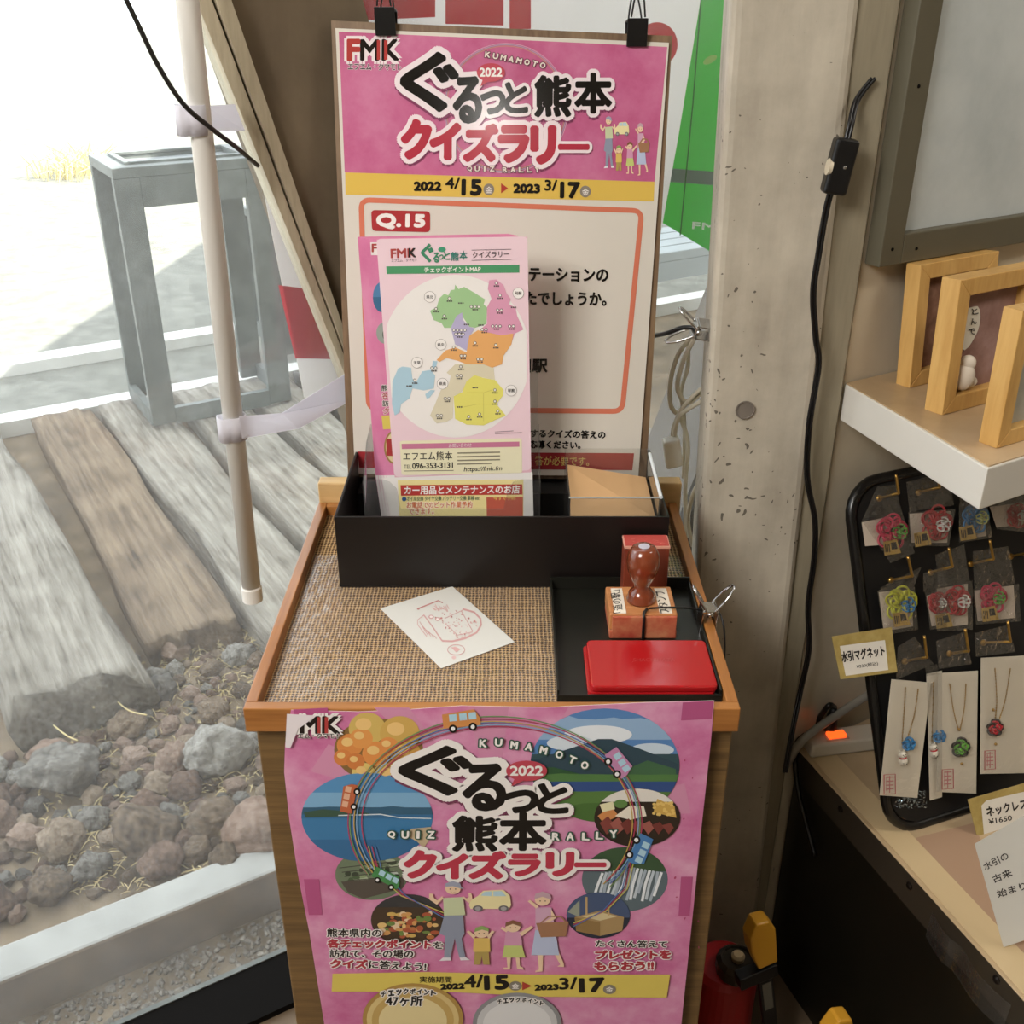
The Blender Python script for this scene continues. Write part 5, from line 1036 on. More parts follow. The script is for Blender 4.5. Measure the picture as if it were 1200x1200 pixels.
# ================================================================ COUNTER, SHELF AND GOODS AT THE DISPLAY WALL
CZ = 0.45
c0 = onZ(925, 865, CZ); c1 = onZ(1175, 1142, CZ); cd_ = (c1-c0).normalized(); c0 = c0+cd_*max(0.0, (0.004-(c0-WA).dot(WF))/cd_.dot(WF)); c2 = c0+cd_*0.62
M_cface = plain('dark_counter_face', '#17150f', 0.32, var=0.2, scale=6); M_ctop = mottled('beige_counter_top', '#b39a78', '#c2aa88', '#cbb596', 5, 0.3); M_cream = plain('cream_border', '#d3bb92', 0.4); M_cedge = plain('dark_edge', '#3a332a', 0.3)
ct = thing('display_counter', 'low dark counter with a beige top and bolted edge strip', 'counter', (0.9, 1.2, 0))
cb = WA+V((0.006, -0.004, 0)); far1 = cb+WU*1.55; far2 = c2+WU*1.45
def zz(p, z): return V((p.x, p.y, z))
cb = c0 if (c0-WA).dot(WF) > 0.006 else cb
mb = MB(); mb.prism([zz(q, 0) for q in (c0, c2, far2, far1+WF*0.004)], (0, 0, CZ-0.012)); mb.build('carcass', M_cface, ct)
mb = MB(); mb.prism([zz(q, CZ-0.0118) for q in (c0, c2, far2, far1+WF*0.004)], (0, 0, 0.0115)); mb.build('worktop', M_ctop, ct)
nr = V((0, 0, 1)).cross(cd_); nr = nr if nr.x > 0 else -nr
mb = MB(); mb.prism([zz(q, CZ-0.0002) for q in (c0+nr*0.006, c2+nr*0.002, c2+nr*0.045, c0+nr*0.045)], (0, 0, 0.0012)); mb.build('border_strip', M_cream, ct)
def onC(x, y, out=0.001): return onP(x, y, c0-nr*out, nr)
mb = MB(); mb.prism([zz(q, CZ-0.052) for q in (c0-nr*0.0025, c2-nr*0.0025, c2-nr*0.0002, c0-nr*0.0002)], (0, 0, 0.05)); mb.build('edge_strip', M_cedge, ct)
mb = MB(); mb.tube([zz(c0-nr*0.001, CZ-0.001), zz(c2-nr*0.001, CZ-0.001)], 0.0013, 6); mb.build('edge_trim', plain('worn_edge', '#c9b08c', 0.3), ct)
for (x, y) in ((985, 948), (1066, 1038), (1168, 1148)):
    mb = MB(); mb.lathe([(0.0055, 0), (0.0055, 0.0015), (0.0035, 0.003), (0.0005, 0.0034)], onC(x, y, 0.0026), 14, -nr); mb.build('bolt', plain('bolt_dark', '#2a2420', 0.3, 0.6), ct)
mb = MB(); q0, q1 = onC(1092, 1068, 0.0040), onC(1185, 1178, 0.0040)
for off_ in (0,):
    P_ = smooth_path([q0, q0+(q1-q0)*0.25-nr*0.006, q0+(q1-q0)*0.4-nr*0.001, q0+(q1-q0)*0.7-nr*0.007, q1], 4)
    for a_, b_ in zip(P_, P_[1:]): mb.prism([a_, b_, b_-nr*0.0004, a_-nr*0.0004], (0, 0, -0.045))
mb.build('clear_tape', M_film, ct)
# a few loose bits and paper on the worktop
mb = MB(); mb.prism([onZ(x, y, CZ+0.0002) for x, y in ((1062, 985), (1140, 965), (1215, 1120), (1180, 1110))], (0, 0, 0.0006)); mb.build('tan_sheet', plain('tan_sheet', '#b39379', 0.45), ct)
# power strip
ps = thing('power_strip', 'white power strip with a glowing orange switch on the counter', 'power strip', tuple(onZ(985, 872, CZ)))
pc0 = onZ(950, 889, CZ+0.002); pc1 = onZ(1056, 876, CZ+0.002); ax = (pc1-pc0); L_ = ax.length; ax.normalize(); ay = V((0, 0, 1)).cross(ax)
def pbx(u0, u1, v0, v1, z0, z1): mb = MB(); mb.prism([zz(pc0+ax*u+ay*v, z) for u, v, z in ((u0, v0, z0), (u1, v0, z0), (u1, v1, z0), (u0, v1, z0))], (0, 0, z1-z0)); return mb
pbx(0, L_, 0, 0.036, CZ+0.0012, CZ+0.026).build('housing', plain('strip_plastic', '#cfc6b4', 0.4), ps, bevel=0.004)
pbx(0.026, 0.062, 0.006, 0.024, CZ+0.0261, CZ+0.0270).build('switch_frame', plain('switch_frame', '#a89d8b', 0.4), ps)
pbx(0.030, 0.058, 0.008, 0.022, CZ+0.0271, CZ+0.0320).build('lit_switch', plain('orange_glow', '#ff5a1e', 0.3, emit=1.6), ps, bevel=0.001)
pl = onZ(988, 820, CZ+0.03)
mb = MB(); kk = zz(pc0+ax*0.040+ay*0.029, CZ+0.0265); mb.lathe([(0.010, 0), (0.011, 0.006), (0.009, 0.02), (0.006, 0.035), (0.0035, 0.042)], kk, 12, (0.1, 0.2, 1)); tag(mb.build('power_plug', M_blackpl), 'black plug standing in the power strip', 'plug')
M_gcord = plain('grey_cord', '#8f8a80', 0.45)
mb = MB(); mb.tube(smooth_path([onZ(1052, 792, CZ+0.085), onZ(1015, 816, CZ+0.07), onZ(985, 835, CZ+0.058), onZ(942, 866, CZ+0.04), c0+V((-0.018, -0.01, -0.02)), onC(893, 940, 0.015)+V((0, 0, 0)), onC(905, 1000, 0.012), onC(898, 1040, 0.013), onC(884, 1075, 0.02)], 8), 0.0062, 10)
tag(mb.build('grey_cable', M_gcord, smooth=True), 'thick grey mains cable dropping over the counter corner to the floor', 'cable')
mb = MB(); mb.tube(smooth_path([kk+V((0.003, 0.006, 0.04)), kk+V((-0.01, -0.005, 0.05)), onZ(955, 848, CZ+0.03), c0+V((-0.008, -0.006, 0.012)), c0-nr*0.008+cd_*0.01+V((0, 0, -0.03)), onC(938, 940, 0.008), onC(955, 1003, 0.008)], 8), 0.004, 8)
tag(mb.build('black_cable', M_blackpl, smooth=True), 'black cable from the plug hanging down the dark counter side', 'cable')
# switched lamp cord on the trim board
yC = 1.236
pts = [(1006, 105), (1000, 135), (992, 165)]
cordp = [V((0.398, 1.255, 1.40)), onY(1004, 118, 1.25), onY(996, 150, yC-0.002), onY(985, 195, yC-0.006), onY(970, 238, yC), onY(959, 300, yC), onY(953, 345, yC), onY(956, 395, yC), onY(959, 430, yC), onY(948, 500, yC), onY(946, 560, yC), onY(955, 610, yC), onY(954, 655, yC), onY(947, 710, yC), onY(948, 760, yC), onY(938, 810, yC), onY(928, 860, 1.20), onY(920, 905, 1.18)]
sw = thing('lamp_cord', 'black flex with an inline switch running down beside the concrete column', 'cord', tuple(onY(985, 195, yC)))
mb = MB()
for d_ in (-0.0019, 0.0019): mb.tube([p+V((d_, 0, 0)) for p in smooth_path(cordp, 8)], 0.0021, 8)
mb.build('flex', M_blackpl, sw, smooth=True)
sc_ = onY(984, 195, yC-0.010); sd = (onY(992, 165, yC)-onY(976, 226, yC)).normalized()
sx = sd.cross(V((0, 1, 0))).normalized(); mb = MB(); mb.obox(sc_, sx*0.0135, V((0, 0.010, 0)), sd*0.030); mb.build('switch_body', M_blackpl, sw, bevel=0.004, seg=3)
mb = MB(); mb.lathe([(0.009, -0.002), (0.009, 0.002)], sc_-V((0.0125, 0, 0))+V((0, -0.003, 0)), 20, sx); mb.build('rocker', plain('pale_rocker', '#cbbfa8', 0.4), sw)
mb = MB(); mb.lathe([(0.0022, 0), (0.0016, 0.0008)], sc_+V((0.003, 0, 0))+V((0, -0.0101, 0)), 10, (0, -1, 0)); mb.build('screw', M_chrome, sw)
# ---- shelf and wooden frames
SZ = 1.041
s0_ = onZ(988, 448, SZ); s1_ = onZ(1158, 548, SZ); sf = s1_+WU*1.2; sb = s0_+WU*1.35
M_shelfw = plain('white_shelf', '#d5d1c8', 0.35, var=0.04, scale=8); M_shelft = mottled('beige_shelf_top', '#a58b68', '#b89d7a', '#c6ad8b', 6, 0.3)
sh = thing('wall_shelf', 'thick white shelf with a beige top, carrying the wooden frames', 'shelf', (0.6, 1.25, SZ))
s0b = s0_ if (s0_-WA).dot(WF) > 0.002 else WA+WF*0.003
mb = MB(); mb.prism([zz(q, SZ-0.05) for q in (s0b, s1_, sf, sb+WF*0.003)], (0, 0, 0.0485)); mb.build('board', M_shelfw, sh, bevel=0.0015)
mb = MB(); mb.prism([zz(q, SZ-0.0014) for q in (s0b+WU*0.002, s1_+WU*0.003+V((0, 0.003, 0)), sf, sb+WF*0.003)], (0, 0, 0.0014)); mb.build('top_sheet', M_shelft, sh)
M_fr = wood('honey_wood', '#b88a48', '#d9b06c', (30, 30, 4), 0.4, 0.04); M_cork = mottled('brown_cork', '#6a4a38', '#7f5b48', '#93705c', 60, 0.8); M_washi = mottled('mauve_paper', '#7d5b52', '#94736b', '#a98a86', 22, 0.7); M_gp = mottled('grey_paper', '#a3a296', '#b4b2a6', '#c2c0b5', 12, 0.7)
def frame(label, px_bl, w, h, bar, dep, tilt, inner, deco=None):
    p = onZ(*px_bl, SZ+0.0003); ang = tilt; up = (V((0, 0, 1))*math.cos(ang)-WF*math.sin(ang)); fw = (WF*math.cos(ang)+V((0, 0, 1))*math.sin(ang))
    base = p
    t = thing('picture_frame', label, 'frame', tuple(p)); 
    def Q(u, v, d): return base+WU*u+up*v-fw*d
    def blk(mb, u0, u1, v0, v1, d0, d1): mb.prism([Q(u0, v0, d0), Q(u1, v0, d0), Q(u1, v1, d0), Q(u0, v1, d0)], -fw*(d1-d0))
    lift = 0.0
    def mitre(pts): mb = MB(); mb.prism([Q(u, v, 0) for u, v in pts], -fw*dep); mb.build('frame_bar', M_fr, t, bevel=0.001)
    mitre([(0, 0), (bar, bar), (bar, h-bar), (0, h)]); mitre([(w, 0), (w, h), (w-bar, h-bar), (w-bar, bar)]); mitre([(0, 0), (w, 0), (w-bar, bar), (bar, bar)]); mitre([(0, h), (bar, h-bar), (w-bar, h-bar), (w, h)])
    mb = MB(); blk(mb, bar, w-bar, bar, h-bar, dep*0.55, dep*0.9); mb.build('backing', inner, t)
    if deco:
        f = dep*0.55
        pts = [(bar+0.012+0.02*math.cos(a)*1.0+0.008, h*0.62+0.025*math.sin(a)*(1+0.15*math.sin(3*a))) for a in [k*math.pi/10 for k in range(20)]]
        mb = MB(); mb.prism([Q(u, v, f-0.001) for u, v in pts], fw*0.001); mb.build('plaque', plain('white_plaque', '#d9d4c6', 0.6), t)
        T = Art(Q(0, 0, f-0.0025), fw); cc = []
        for i, ch in enumerate('とんで'):
            a_ = Q(bar+0.024, h*0.70-i*0.012, f-0.0025); b_ = Q(bar+0.034, h*0.70-i*0.012, f-0.0025); T.text(ch, *pxof(*a_), *pxof(*b_), 7, '#2c2622', 1, 0.03); cc.append(a_)
        z_ = [pxof(*Q(u, v, f-0.0025)) for u, v in ((bar+0.026, h*0.6), (bar+0.0265, h*0.6), (bar+0.0265, h*0.6+0.0005))]
        T.build('brush_writing', z_, 0.0003, [attr_print('brush_ink', 0.6), plain('plaque_white', '#d9d4c6', 0.6)], t, 1)
        mb = MB(); c = Q(bar+0.020, bar+0.018, f-0.006)
        mb.ball(c, 0.013, 3, (1.0, 0.6, 1.3)); mb.ball(c+up*0.016+WU*0.003, 0.010, 3, (1.0, 0.7, 1.0)); mb.ball(c+WU*0.012-up*0.008, 0.009, 2, (1, 0.6, 0.8)); mb.build('clay_figure', plain('white_clay', '#d8cdbd', 0.7), t, smooth=True)
    return t
def dpx(px_bl): return px_bl
frame('honey wooden box frame at the back of the shelf, brown cork inside', (1066, 455), 0.142, 0.152, 0.019, 0.022, 0.10, M_cork)
frame('middle wooden box frame with a white clay figure on mauve paper', (1104, 487), 0.142, 0.158, 0.020, 0.026, 0.06, M_washi, True)
frame('front wooden box frame on the shelf, with a pale grey sheet', (1168, 526), 0.142, 0.152, 0.018, 0.024, 0.03, M_gp)
# ---- black hook board with packaged goods
bo_ = onZ(1045, 978, CZ+0.002); bu = V((math.cos(math.radians(20)), math.sin(math.radians(20)), 0.03)).normalized()
tlp = onY(983, 572, 1.24); bv = (tlp-bo_); bhgt = bv.length; bv = (bv-bu*bv.dot(bu)*0.6).normalized(); bn = bu.cross(bv).normalized(); bn = bn if bn.y < 0 else -bn
BD = Art(bo_, bn, (0, 0, 1)); M_felt = plain('black_felt', '#0b0a0a', 0.6, var=0.3, scale=40); M_rim = plain('black_rim', '#141312', 0.25)
def onB(x, y, h=0.0): return onP(x, y, bo_+bn*h, bn)
bd = thing('hook_board', 'black rounded display board with brass hooks, leaning on the counter', 'display board', tuple(bo_))
W_ = 0.34
def BQ(u, v, h=0): return bo_+bu*u+bv*v+bn*h
def rrect(u0, v0, u1, v1, r, h):
    out = []
    for cu, cv, a0 in ((u1-r, v1-r, 0), (u0+r, v1-r, 90), (u0+r, v0+r, 180), (u1-r, v0+r, 270)):
        for i in range(7): a = math.radians(a0+90*i/6); out.append(BQ(cu+r*math.cos(a), cv+r*math.sin(a), h))
    return out
mb = MB(); mb.prism(rrect(0.006, 0.006, W_-0.006, bhgt-0.006, 0.046, -0.010), bn*0.009); mb.build('felt_panel', M_felt, bd)
mb = MB(); mb.tube(rrect(0, 0, W_, bhgt, 0.046, -0.004), 0.0075, 10, True); mb.build('rim', M_rim, bd, smooth=True)
HK = [((1030, 584), (1053, 578), (1050, 556)), ((1076, 577), (1101, 571), (1098, 549)), ((1125, 572), (1150, 566), (1147, 546)), ((1176, 560), (1199, 554), (1196, 534)), ((1044, 680), (1069, 675), (1064, 652)), ((1090, 671), (1116, 664), (1112, 642)), ((1137, 661), (1164, 655), (1160, 633)), ((1184, 652), (1208, 647), (1205, 626)), ((1060, 775), (1086, 770), (1083, 745)), ((1112, 766), (1135, 763), (1131, 737)), ((1152, 753), (1184, 752), (1181, 728))]
for a_, b_, c_ in HK:
    p0, p1, p2 = onB(*a_, 0.0), onB(*b_, 0.030), onB(*c_, 0.032)
    mb = MB(); mb.tube(smooth_path([p0, p0+(p1-p0)*0.85, p1, p1+(p2-p1)*0.2, p2], 4), 0.0019, 8); mb.lathe([(0.0048, 0), (0.0042, 0.002), (0.002, 0.003)], p0, 12, bn); mb.build('hook', M_brass, bd, smooth=True)
M_bag = clear('bag_film', (0.96, 0.96, 0.96, 1), 0.012, (1, 1, 1, 1), 0.08, 1.5, 60, 1.0, 2.2)
M_cbag = clear('card_film', (0.97, 0.97, 0.97, 1), 0.01, (1, 1, 1, 1), 0.05, 1.5, 30, 0.25, 1.6)
M_card = plain('cream_card', '#cdbfae', 0.6); M_card2 = plain('ivory_card', '#d9cfbc', 0.6); M_gold = plain('gold_label', '#d0ac5c', 0.35, 0.3); M_blk2 = plain('label_black', '#1c1612', 0.5)
KC = {'pink': '#c2274f', 'red': '#b3202c', 'blue': '#2477ad', 'yellow': '#d2d23e', 'white': '#d9d4cd', 'green': '#5d9a3a', 'pale': '#b9c27a'}
KM = {k: plain('cord_'+k, c, 0.4) for k, c in KC.items()}
def knot(mb, c, R, u, v, n, loops=5, r=0.0011, ph=0.0):
    N = 90; pts = []
    for i in range(N):
        a = 2*math.pi*i/N; rad = R*(0.62+0.38*math.cos(loops*a+ph)); b = a*2 if loops % 2 else a
        pts.append(c+u*rad*math.cos(b+ph)+v*rad*math.sin(b+ph)+n*0.0028*math.sin(loops*a*1.5))
    mb.tube(pts, r, 6, True)
def quad(mb, px4, h, th=0.0005): mb.prism([onB(x, y, h) for x, y in px4], -bn*th)
def package(label, head, bag, card, kc, kr, col, lab, col2=None):
    cx_, cy_ = kc; t = thing('knot_package', label, 'package', tuple(onB(cx_, cy_, 0.012)), 'cord knot packages on the hook board')
    mb = MB(); quad(mb, card, 0.0085); mb.build('card', M_card, t)
    mb = MB(); c = onB(cx_, cy_, 0.013); R = kr/1240*1.75; rg = random.Random(int(cx_*7+cy_))
    for k_ in range(3): knot(mb, c+bu*rg.uniform(-.002, .002)+bv*rg.uniform(-.002, .002), R*(1-0.12*k_), bu, bv, bn, [5, 3, 7][k_], 0.0016, k_*0.7)
    mb.build('cord_knot', KM[col], t, smooth=True)
    mb = MB(); knot(mb, c+bu*R*0.35-bv*R*0.1+bn*0.004, R*0.42, bu, bv, bn, 5, 0.0012); mb.build('inner_knot', KM[col2 or 'green'], t, smooth=True)
    if lab:
        lx, ly = lab; d = 7; mb = MB(); quad(mb, [(lx-10, ly-7), (lx+6, ly-10), (lx+11, ly+6), (lx-8, ly+9)], 0.0185); lb = mb.build('gold_label', M_gold, t)
        mb = MB(); quad(mb, [(lx-1, ly-6), (lx+5, ly-7), (lx+7, ly+1), (lx, ly+2)], 0.0189, 0.0002); mb.build('label_mark', M_blk2, lb)
        mb = MB(); [quad(mb, [(lx-8+k*2.2, ly-4), (lx-7+k*2.2, ly-4.3), (lx-6+k*2.2, ly+5), (lx-7+k*2.2, ly+5)], 0.0189, 0.0002) for k in range(3)]; mb.build('label_text', M_blk2, lb)
    mb = MB(); quad(mb, bag, 0.0205, 0.0003); mb.build('bag', M_bag, t)
    mb = MB(); mb.prism([onB(head[0][0], head[0][1], 0.022), onB(head[1][0], head[1][1], 0.022), onB(head[2][0], head[2][1], 0.0208), onB(head[3][0], head[3][1], 0.0208)], -bn*0.0003); mb.build('bag_header', M_bag, t)
    return t
package('pink knot package on the first hook of the top row', [(1028, 570), (1050, 568), (1056, 597), (1011, 609)], [(1010, 610), (1056, 596), (1072, 648), (1044, 660)], [(1010, 612), (1040, 606), (1042, 638), (1014, 640)], (1046, 622), 17, 'pink', (1045, 642))
package('red knot package on the second hook of the top row', [(1062, 565), (1112, 552), (1118, 592), (1066, 600)], [(1064, 600), (1120, 596), (1112, 640), (1066, 640)], [(1066, 602), (1114, 599), (1110, 636), (1068, 636)], (1097, 614), 17, 'red', (1081, 632), 'white')
package('blue knot package on the third hook, under the shelf edge', [(1122, 570), (1152, 570), (1155, 592), (1126, 594)], [(1124, 590), (1156, 586), (1163, 630), (1124, 636)], [(1130, 600), (1154, 596), (1156, 628), (1130, 632)], (1143, 606), 15, 'blue', (1134, 625), 'pale')
package('pale package in the picture corner of the top row, half cut off', [(1166, 560), (1200, 556), (1206, 590), (1168, 592)], [(1162, 592), (1208, 586), (1212, 625), (1168, 620)], [(1160, 594), (1206, 588), (1208, 614), (1168, 618)], (1192, 604), 12, 'red', None, 'white')
package('yellow knot package on the first hook of the middle row', [(1032, 688), (1080, 664), (1070, 690), (1030, 694)], [(1028, 692), (1072, 688), (1076, 738), (1036, 744)], [(1030, 694), (1068, 691), (1070, 734), (1036, 740)], (1056, 708), 17, 'yellow', (1056, 726), 'blue')
package('red and white knot package on the middle hook of the middle row', [(1096, 650), (1130, 638), (1136, 680), (1100, 688)], [(1096, 686), (1140, 680), (1140, 738), (1098, 740)], [(1098, 690), (1134, 684), (1134, 732), (1100, 736)], (1122, 704), 15, 'red', (1106, 728), 'white')
package('red knot package tucked behind the red and white one', [(1082, 672), (1104, 664), (1108, 690), (1082, 694)], [(1084, 694), (1110, 690), (1110, 735), (1090, 738)], [(1086, 698), (1106, 694), (1106, 732), (1092, 734)], (1098, 706), 10, 'red', None, 'white')
package('crimson knot package on the last hook of the middle row', [(1140, 646), (1182, 640), (1190, 684), (1142, 690)], [(1140, 690), (1194, 684), (1196, 728), (1144, 732)], [(1142, 692), (1188, 686), (1190, 724), (1146, 728)], (1163, 700), 15, 'pink', (1160, 720))
def card_pack(label, card, head, chainpts, charm, seal, h=0.016):
    t = thing('necklace_package', label, 'package', tuple(onB(card[0][0], card[0][1], h)), 'necklaces on ivory cards')
    mb = MB(); quad(mb, card, h, 0.0008); mb.build('card', M_card2, t)
    mb = MB(); quad(mb, head, h+0.0085, 0.0003); mb.build('bag_header', M_bag, t)
    if chainpts:
        for line in chainpts:
            mb = MB(); P_ = smooth_path([onB(x, y, h+0.0015) for x, y in line], 10)
            for p in P_: mb.ball(p, 0.0011, 1)
            mb.tube(P_, 0.0004, 5); mb.build('chain', M_brass, t, smooth=True)
    if charm: charm(t, h)
    if seal:
        T = Art(bo_+bn*(h+0.0004), bn); x0, y0, x1, y1 = seal
        T.stroke([(x0, y0), (x1, y0-1), (x1+0.3, y1-1), (x0, y1)], 1.3, '#c9535c', 1, True)
        for k_ in range(4): T.stroke([(x0+2, y0+3+k_*(y1-y0)/5), (x1-2, y0+2.5+k_*(y1-y0)/5)], 1.3, '#cf747a', 2)
        T.stroke([((x0+x1)/2, y0+1), ((x0+x1)/2, y1-2)], 1.2, '#cf747a', 2); T.stroke([(x0+3, y0+4), (x0+3, y1-4)], 1.0, '#cf747a', 2)
        T.build('red_seal', [(x0+1, y0+1), (x0+1.5, y0+1), (x0+1.5, y0+1.5)], 0.0002, [attr_print('seal_ink', 0.6), M_card2], t, 1)
    xs = card; mb = MB(); quad(mb, xs, h+0.0082, 0.0003); mb.build('bag', M_cbag, t)
    return t
M_cat = plain('white_glaze', '#e3dccd', 0.25); M_dot = plain('charm_black', '#1b1715', 0.4)
def cat_charm(cx_, cy_):
    def f(t, h):
        c = onB(cx_, cy_, h+0.005); mb = MB(); mb.ball(c-bv*0.004, 0.0062, 3, (1, 0.7, 1.15)); mb.ball(c+bv*0.0055, 0.0055, 3, (1.05, 0.75, 0.9))
        for s_ in (-1, 1): mb.lathe([(0.0021, 0), (0.0002, 0.0035)], c+bv*0.0095+bu*s_*0.0034, 8, bv)
        mb.ball(c+bu*0.0062+bv*0.003, 0.0021, 2); ob = mb.build('cat_bead', M_cat, t, smooth=True)
        mb = MB(); mb.tube([c+bu*0.0045*math.cos(a)+bn*0.0042*abs(math.sin(a))+bv*0.0012 for a in [k*math.pi/8 for k in range(9)]], 0.0010, 6); mb.build('collar', KM['red'], ob)
        mb = MB(); [mb.ball(c+bu*x+bv*y+bn*0.0044, 0.0008, 1) for x, y in ((-0.002, 0.0065), (0.002, 0.0065), (-0.003, -0.005), (0.002, -0.007), (0, 0.0045))]; mb.build('markings', M_dot, ob)
        mb = MB(); knot(mb, onB(cx_+7, cy_-17, h+0.005), 0.0085, bu, bv, bn, 5, 0.0016); knot(mb, onB(cx_+7, cy_-17, h+0.004), 0.006, bu, bv, bn, 3, 0.0018); mb.build('cord_knot', KM['blue'], t, smooth=True)
    return f
def round_knot(cx_, cy_, col, R=0.0125):
    def f(t, h):
        c = onB(cx_, cy_, h+0.004)
        for k_, cc in ((0, M_blk2), (1, KM[col]), (2, KM[col])):
            mb = MB(); knot(mb, c+bn*0.0004*k_, R*(1.05-0.2*k_), bu, bv, bn, [5, 5, 3][k_], 0.0019 if k_ == 0 else 0.0016, k_*0.4); mb.build('cord_knot', cc, t, smooth=True)
        mb = MB(); mb.ball(onB(cx_-2, cy_-21, h+0.003), 0.0022, 2); mb.ball(onB(cx_+1, cy_+19, h+0.003), 0.0022, 2); mb.build('bead', M_brass, t, smooth=True)
    return f
card_pack('blue knot and white cat necklace tucked behind the green knot card', [(1086, 790), (1104, 786), (1104, 934), (1090, 938)], [(1084, 782), (1098, 778), (1100, 790), (1086, 792)], [[(1094, 800), (1092, 868)]], cat_charm(1094, 880), None, 0.010)
card_pack('necklace card with a blue knot and white cat bead, first of the bottom row', [(1045, 796), (1091, 800), (1075, 935), (1031, 932)], [(1052, 758), (1072, 746), (1094, 778), (1050, 797)], [[(1061, 806), (1059, 840), (1057, 872)], [(1076, 808), (1071, 840), (1063, 866)]], cat_charm(1058, 889), (1036, 908, 1049, 931))
card_pack('necklace card with a round green knot in the bottom row', [(1100, 789), (1146, 786), (1144, 930), (1098, 928)], [(1097, 751), (1130, 741), (1139, 778), (1100, 784)], [[(1113, 802), (1117, 830), (1123, 855)], [(1132, 802), (1130, 830), (1125, 855)]], round_knot(1126, 876, 'green'), (1104, 902, 1117, 925))
card_pack('necklace card with a red knot at the picture edge', [(1150, 771), (1206, 768), (1204, 906), (1149, 907)], [(1142, 742), (1182, 732), (1190, 764), (1144, 770)], [[(1166, 784), (1168, 820), (1166, 846)], [(1184, 784), (1178, 820), (1170, 846)]], round_knot(1166, 853, 'red', 0.011), (1154, 880, 1166, 902))
M_tin = plain('silver_tinsel', '#a9bccb', 0.15, 0.9); rg = random.Random(2); mb = MB()
for i in range(220):
    p = onB(rg.uniform(1050, 1085), rg.uniform(925, 946), rg.uniform(0.003, 0.009)); d = V((rg.gauss(0, 1), rg.gauss(0, 1), rg.gauss(0, 1))).normalized()*0.004
    mb.face([mb.bm.verts.new(p), mb.bm.verts.new(p+d), mb.bm.verts.new(p+d.cross(bn)*0.4)])
tag(mb.build('tinsel', M_tin), 'crumpled silver tinsel showing below the blue knot necklace card', 'tinsel', kind='stuff')
# ---- price cards
M_goldcard = mottled('gold_border_paper', '#a08a4c', '#b29c5c', '#c2ae70', 40, 0.45)
T = Art(bo_+bn*0.028, bn)
T.poly([(984, 757), (1037, 750), (1041, 785), (991, 792)], '#e8e2d6', 1); T.text('水引マグネット', 987, 776, 1037, 768, 12, '#1c1715', 3, 0.05); T.text('¥330(税込)', 1004, 784, 1029, 780, 5, '#1c1715', 3, 0.02)
o = T.build('price_card', [(974.6, 746), (1045, 735), (1051.7, 787.5), (985, 796)], 0.0006, [M_ink, M_goldcard, M_ink], None, 1, None, '#a8925a'); tag(o, 'gold-edged handwritten price card for the knot magnets, at the edge of the hook board', 'price card')
T = Art(bo_+bn*0.036, bn)
T.poly([(1150, 944), (1156, 938), (1212, 925), (1216, 968), (1153, 978)], '#e8e2d6', 1); T.text('ネックレス', 1157, 957, 1204, 947, 11, '#1c1715', 3, 0.05); T.text('¥1650', 1159, 966, 1186, 961, 6, '#1c1715', 3, 0.03)
o = T.build('price_card', [(1134, 937), (1213, 914), (1220, 970), (1146, 984)], 0.0006, [M_ink, M_goldcard, M_ink], None, 1, None, '#a8925a'); tag(o, 'gold-edged price card for the necklaces, at the foot of the hook board', 'price card')
ib = onZ(1182, 1112, CZ+0.002); inn = V((-0.62, -0.75, 0.25)).normalized(); T = Art(ib, inn)
for body, x0, y0, x1, y1, h in (('水引の', 1155, 1020, 1183, 1006, 9), ('古来', 1165, 1035, 1187, 1026, 9), ('始まり', 1170, 1052, 1203, 1042, 9)): T.text(body, x0, y0, x1, y1, h, '#2b2522', 2, 0.03)
o = T.build('info_card', [(1142, 989), (1210, 950), (1222, 1095), (1176, 1110)], 0.0012, [M_ink, plain('white_info', '#c4c0b6', 0.5), M_ink], None, 1); tag(o, 'white handwritten card standing on the counter at the picture edge', 'card')
# ================================================================ WHITE CORDS BEHIND THE STAND
M_wc = plain('white_cord', '#d2cab6', 0.5)
def cords(px, Y, r=0.0034): mb.tube(smooth_path([onY(x, y, Y) for x, y in px], 8), r, 8)
mb = MB(); cords([(812, 392), (795, 415), (786, 445), (786, 475), (797, 490), (806, 520), (803, 570), (804, 630)], 1.44); cords([(814, 396), (800, 425), (794, 455), (806, 472), (822, 460)], 1.435); cords([(806, 400), (806, 430), (798, 460), (802, 495), (801, 560)], 1.45, 0.003); cords([(822, 455), (800, 478), (790, 500), (788, 515)], 1.43); cords([(822, 470), (798, 486), (792, 500), (790, 515)], 1.425); cords([(822, 560), (812, 580), (806, 610), (812, 640)], 1.42)
tag(mb.build('white_cable', M_wc, smooth=True), 'tangle of white mains cord hanging behind the stand beside the concrete column', 'cord')
mb = MB(); c = onY(788, 530, 1.42); mb.obox(c, (0.012, 0, 0.003), (0, 0.011, 0), (-0.004, 0, 0.022)); tag(mb.build('white_socket', plain('socket_white', '#dad5c8', 0.4), bevel=0.004), 'white cord socket hanging at the end of the white cords', 'socket')
cl = spring_clip('silver spring clip on the concrete column edge holding the black lead', onY(822, 386, 1.285), (0.3, -0.2, 1), (-1, 0.0, 0.15), 0.5, 1.15)
mb = MB(); mb.tube(smooth_path([onY(818, 384, 1.29), onY(800, 384, 1.30), onY(783, 390, 1.32), onY(764, 394, 1.36), onY(740, 398, 1.40)], 6), 0.003, 8); tag(mb.build('black_lead', M_blackpl, smooth=True), 'short black lead passing from the clip behind the poster board', 'lead')
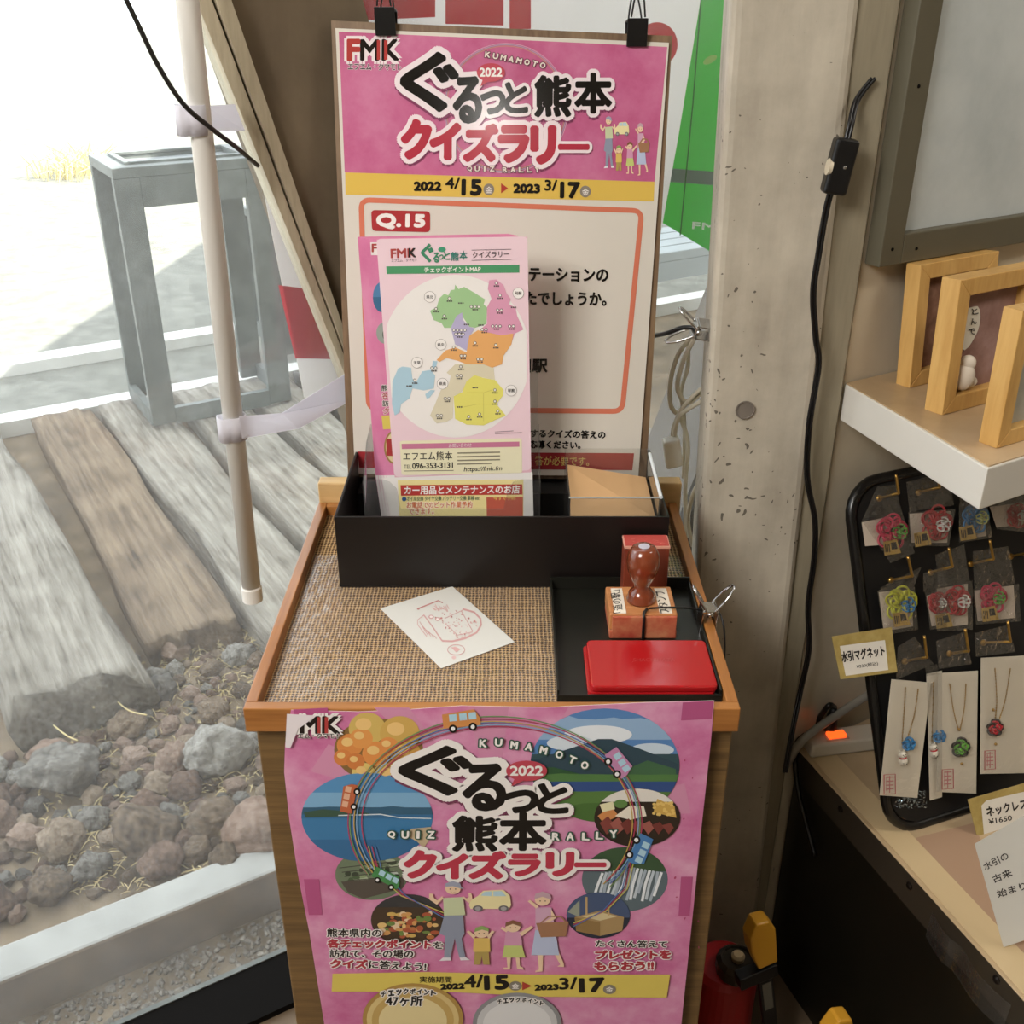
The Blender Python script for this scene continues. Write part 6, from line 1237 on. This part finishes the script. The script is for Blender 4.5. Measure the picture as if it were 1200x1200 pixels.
# ================================================================ TOOLS ON THE FLOOR BETWEEN STAND AND COUNTER
M_yel = plain('yellow_handle', '#d39a2e', 0.4); M_rb = plain('red_box', '#a0161a', 0.4)
rb = thing('red_canister', 'red canister with a grey metal lid on the floor beside the stand', 'canister', (0.318, 1.10, 0))
mb = MB(); mb.lathe([(0.046, 0.0005), (0.048, 0.004), (0.048, 0.185), (0.040, 0.193)], (0.318, 1.10, 0), 32); mb.build('body', M_rb, rb, smooth=False)
mb = MB(); mb.lathe([(0.029, 0.1935), (0.031, 0.196), (0.031, 0.214), (0.025, 0.221), (0.022, 0.221), (0.021, 0.217), (0.001, 0.217)], (0.330, 1.085, 0), 12); mb.build('lid', plain('dull_metal', '#4d463e', 0.35, 0.7), rb)
mb = MB(); mb.lathe([(0.009, 0), (0.010, 0.008), (0.007, 0.012)], (0.330, 1.085, 0.2175), 16); mb.build('knob', plain('tan_knob', '#b9a27c', 0.5), rb)
def clamp(label, c, ang, rot, h):
    t = thing('bar_clamp', label, 'clamp', (c[0], c[1], 0)); R = Matrix.Rotation(rot, 3, 'Z')
    c = V(c); u = R @ V((math.sin(ang), 0, math.cos(ang))); w = R @ V((0, 1, 0)); s_ = u.cross(w)
    foot = V((c.x, c.y, 0.001)); top = foot+u*h
    mb = MB(); mb.obox(foot+u*(h*0.5-0.0), s_*0.011, w*0.004, u*(h*0.5-0.012)); mb.build('bar', M_blackpl, t, bevel=0.001)
    mb = MB(); pr = [(-0.018, -0.07), (0.012, -0.07), (0.02, -0.03), (0.02, 0.0), (0.008, 0.024), (-0.012, 0.02), (-0.02, 0.0)]
    mb.prism([top+s_*a+u*b-w*0.012 for a, b in pr], w*0.024); mb.build('grip', M_yel, t, bevel=0.003)
    mb = MB(); mb.obox(foot+u*(h*0.72)+s_*0.012, s_*0.03, w*0.010, u*0.012); mb.build('jaw', M_blackpl, t, bevel=0.002)
    mb = MB(); mb.obox(foot+u*(h*0.55)-w*0.0045, s_*0.007, w*0.0003, u*0.03); mb.build('scale_plate', plain('scale_grey', '#6b675c', 0.4), t)
t1 = onC(892, 1085, 0.06)
clamp('yellow-handled clamp standing against the dark counter beside the canister', (0.405, 1.07), -0.20, 0.3, 0.325)
clamp('second yellow-handled clamp, only its grip showing at the foot of the counter', (0.425, 0.945), 0.03, 0.3, 0.255)
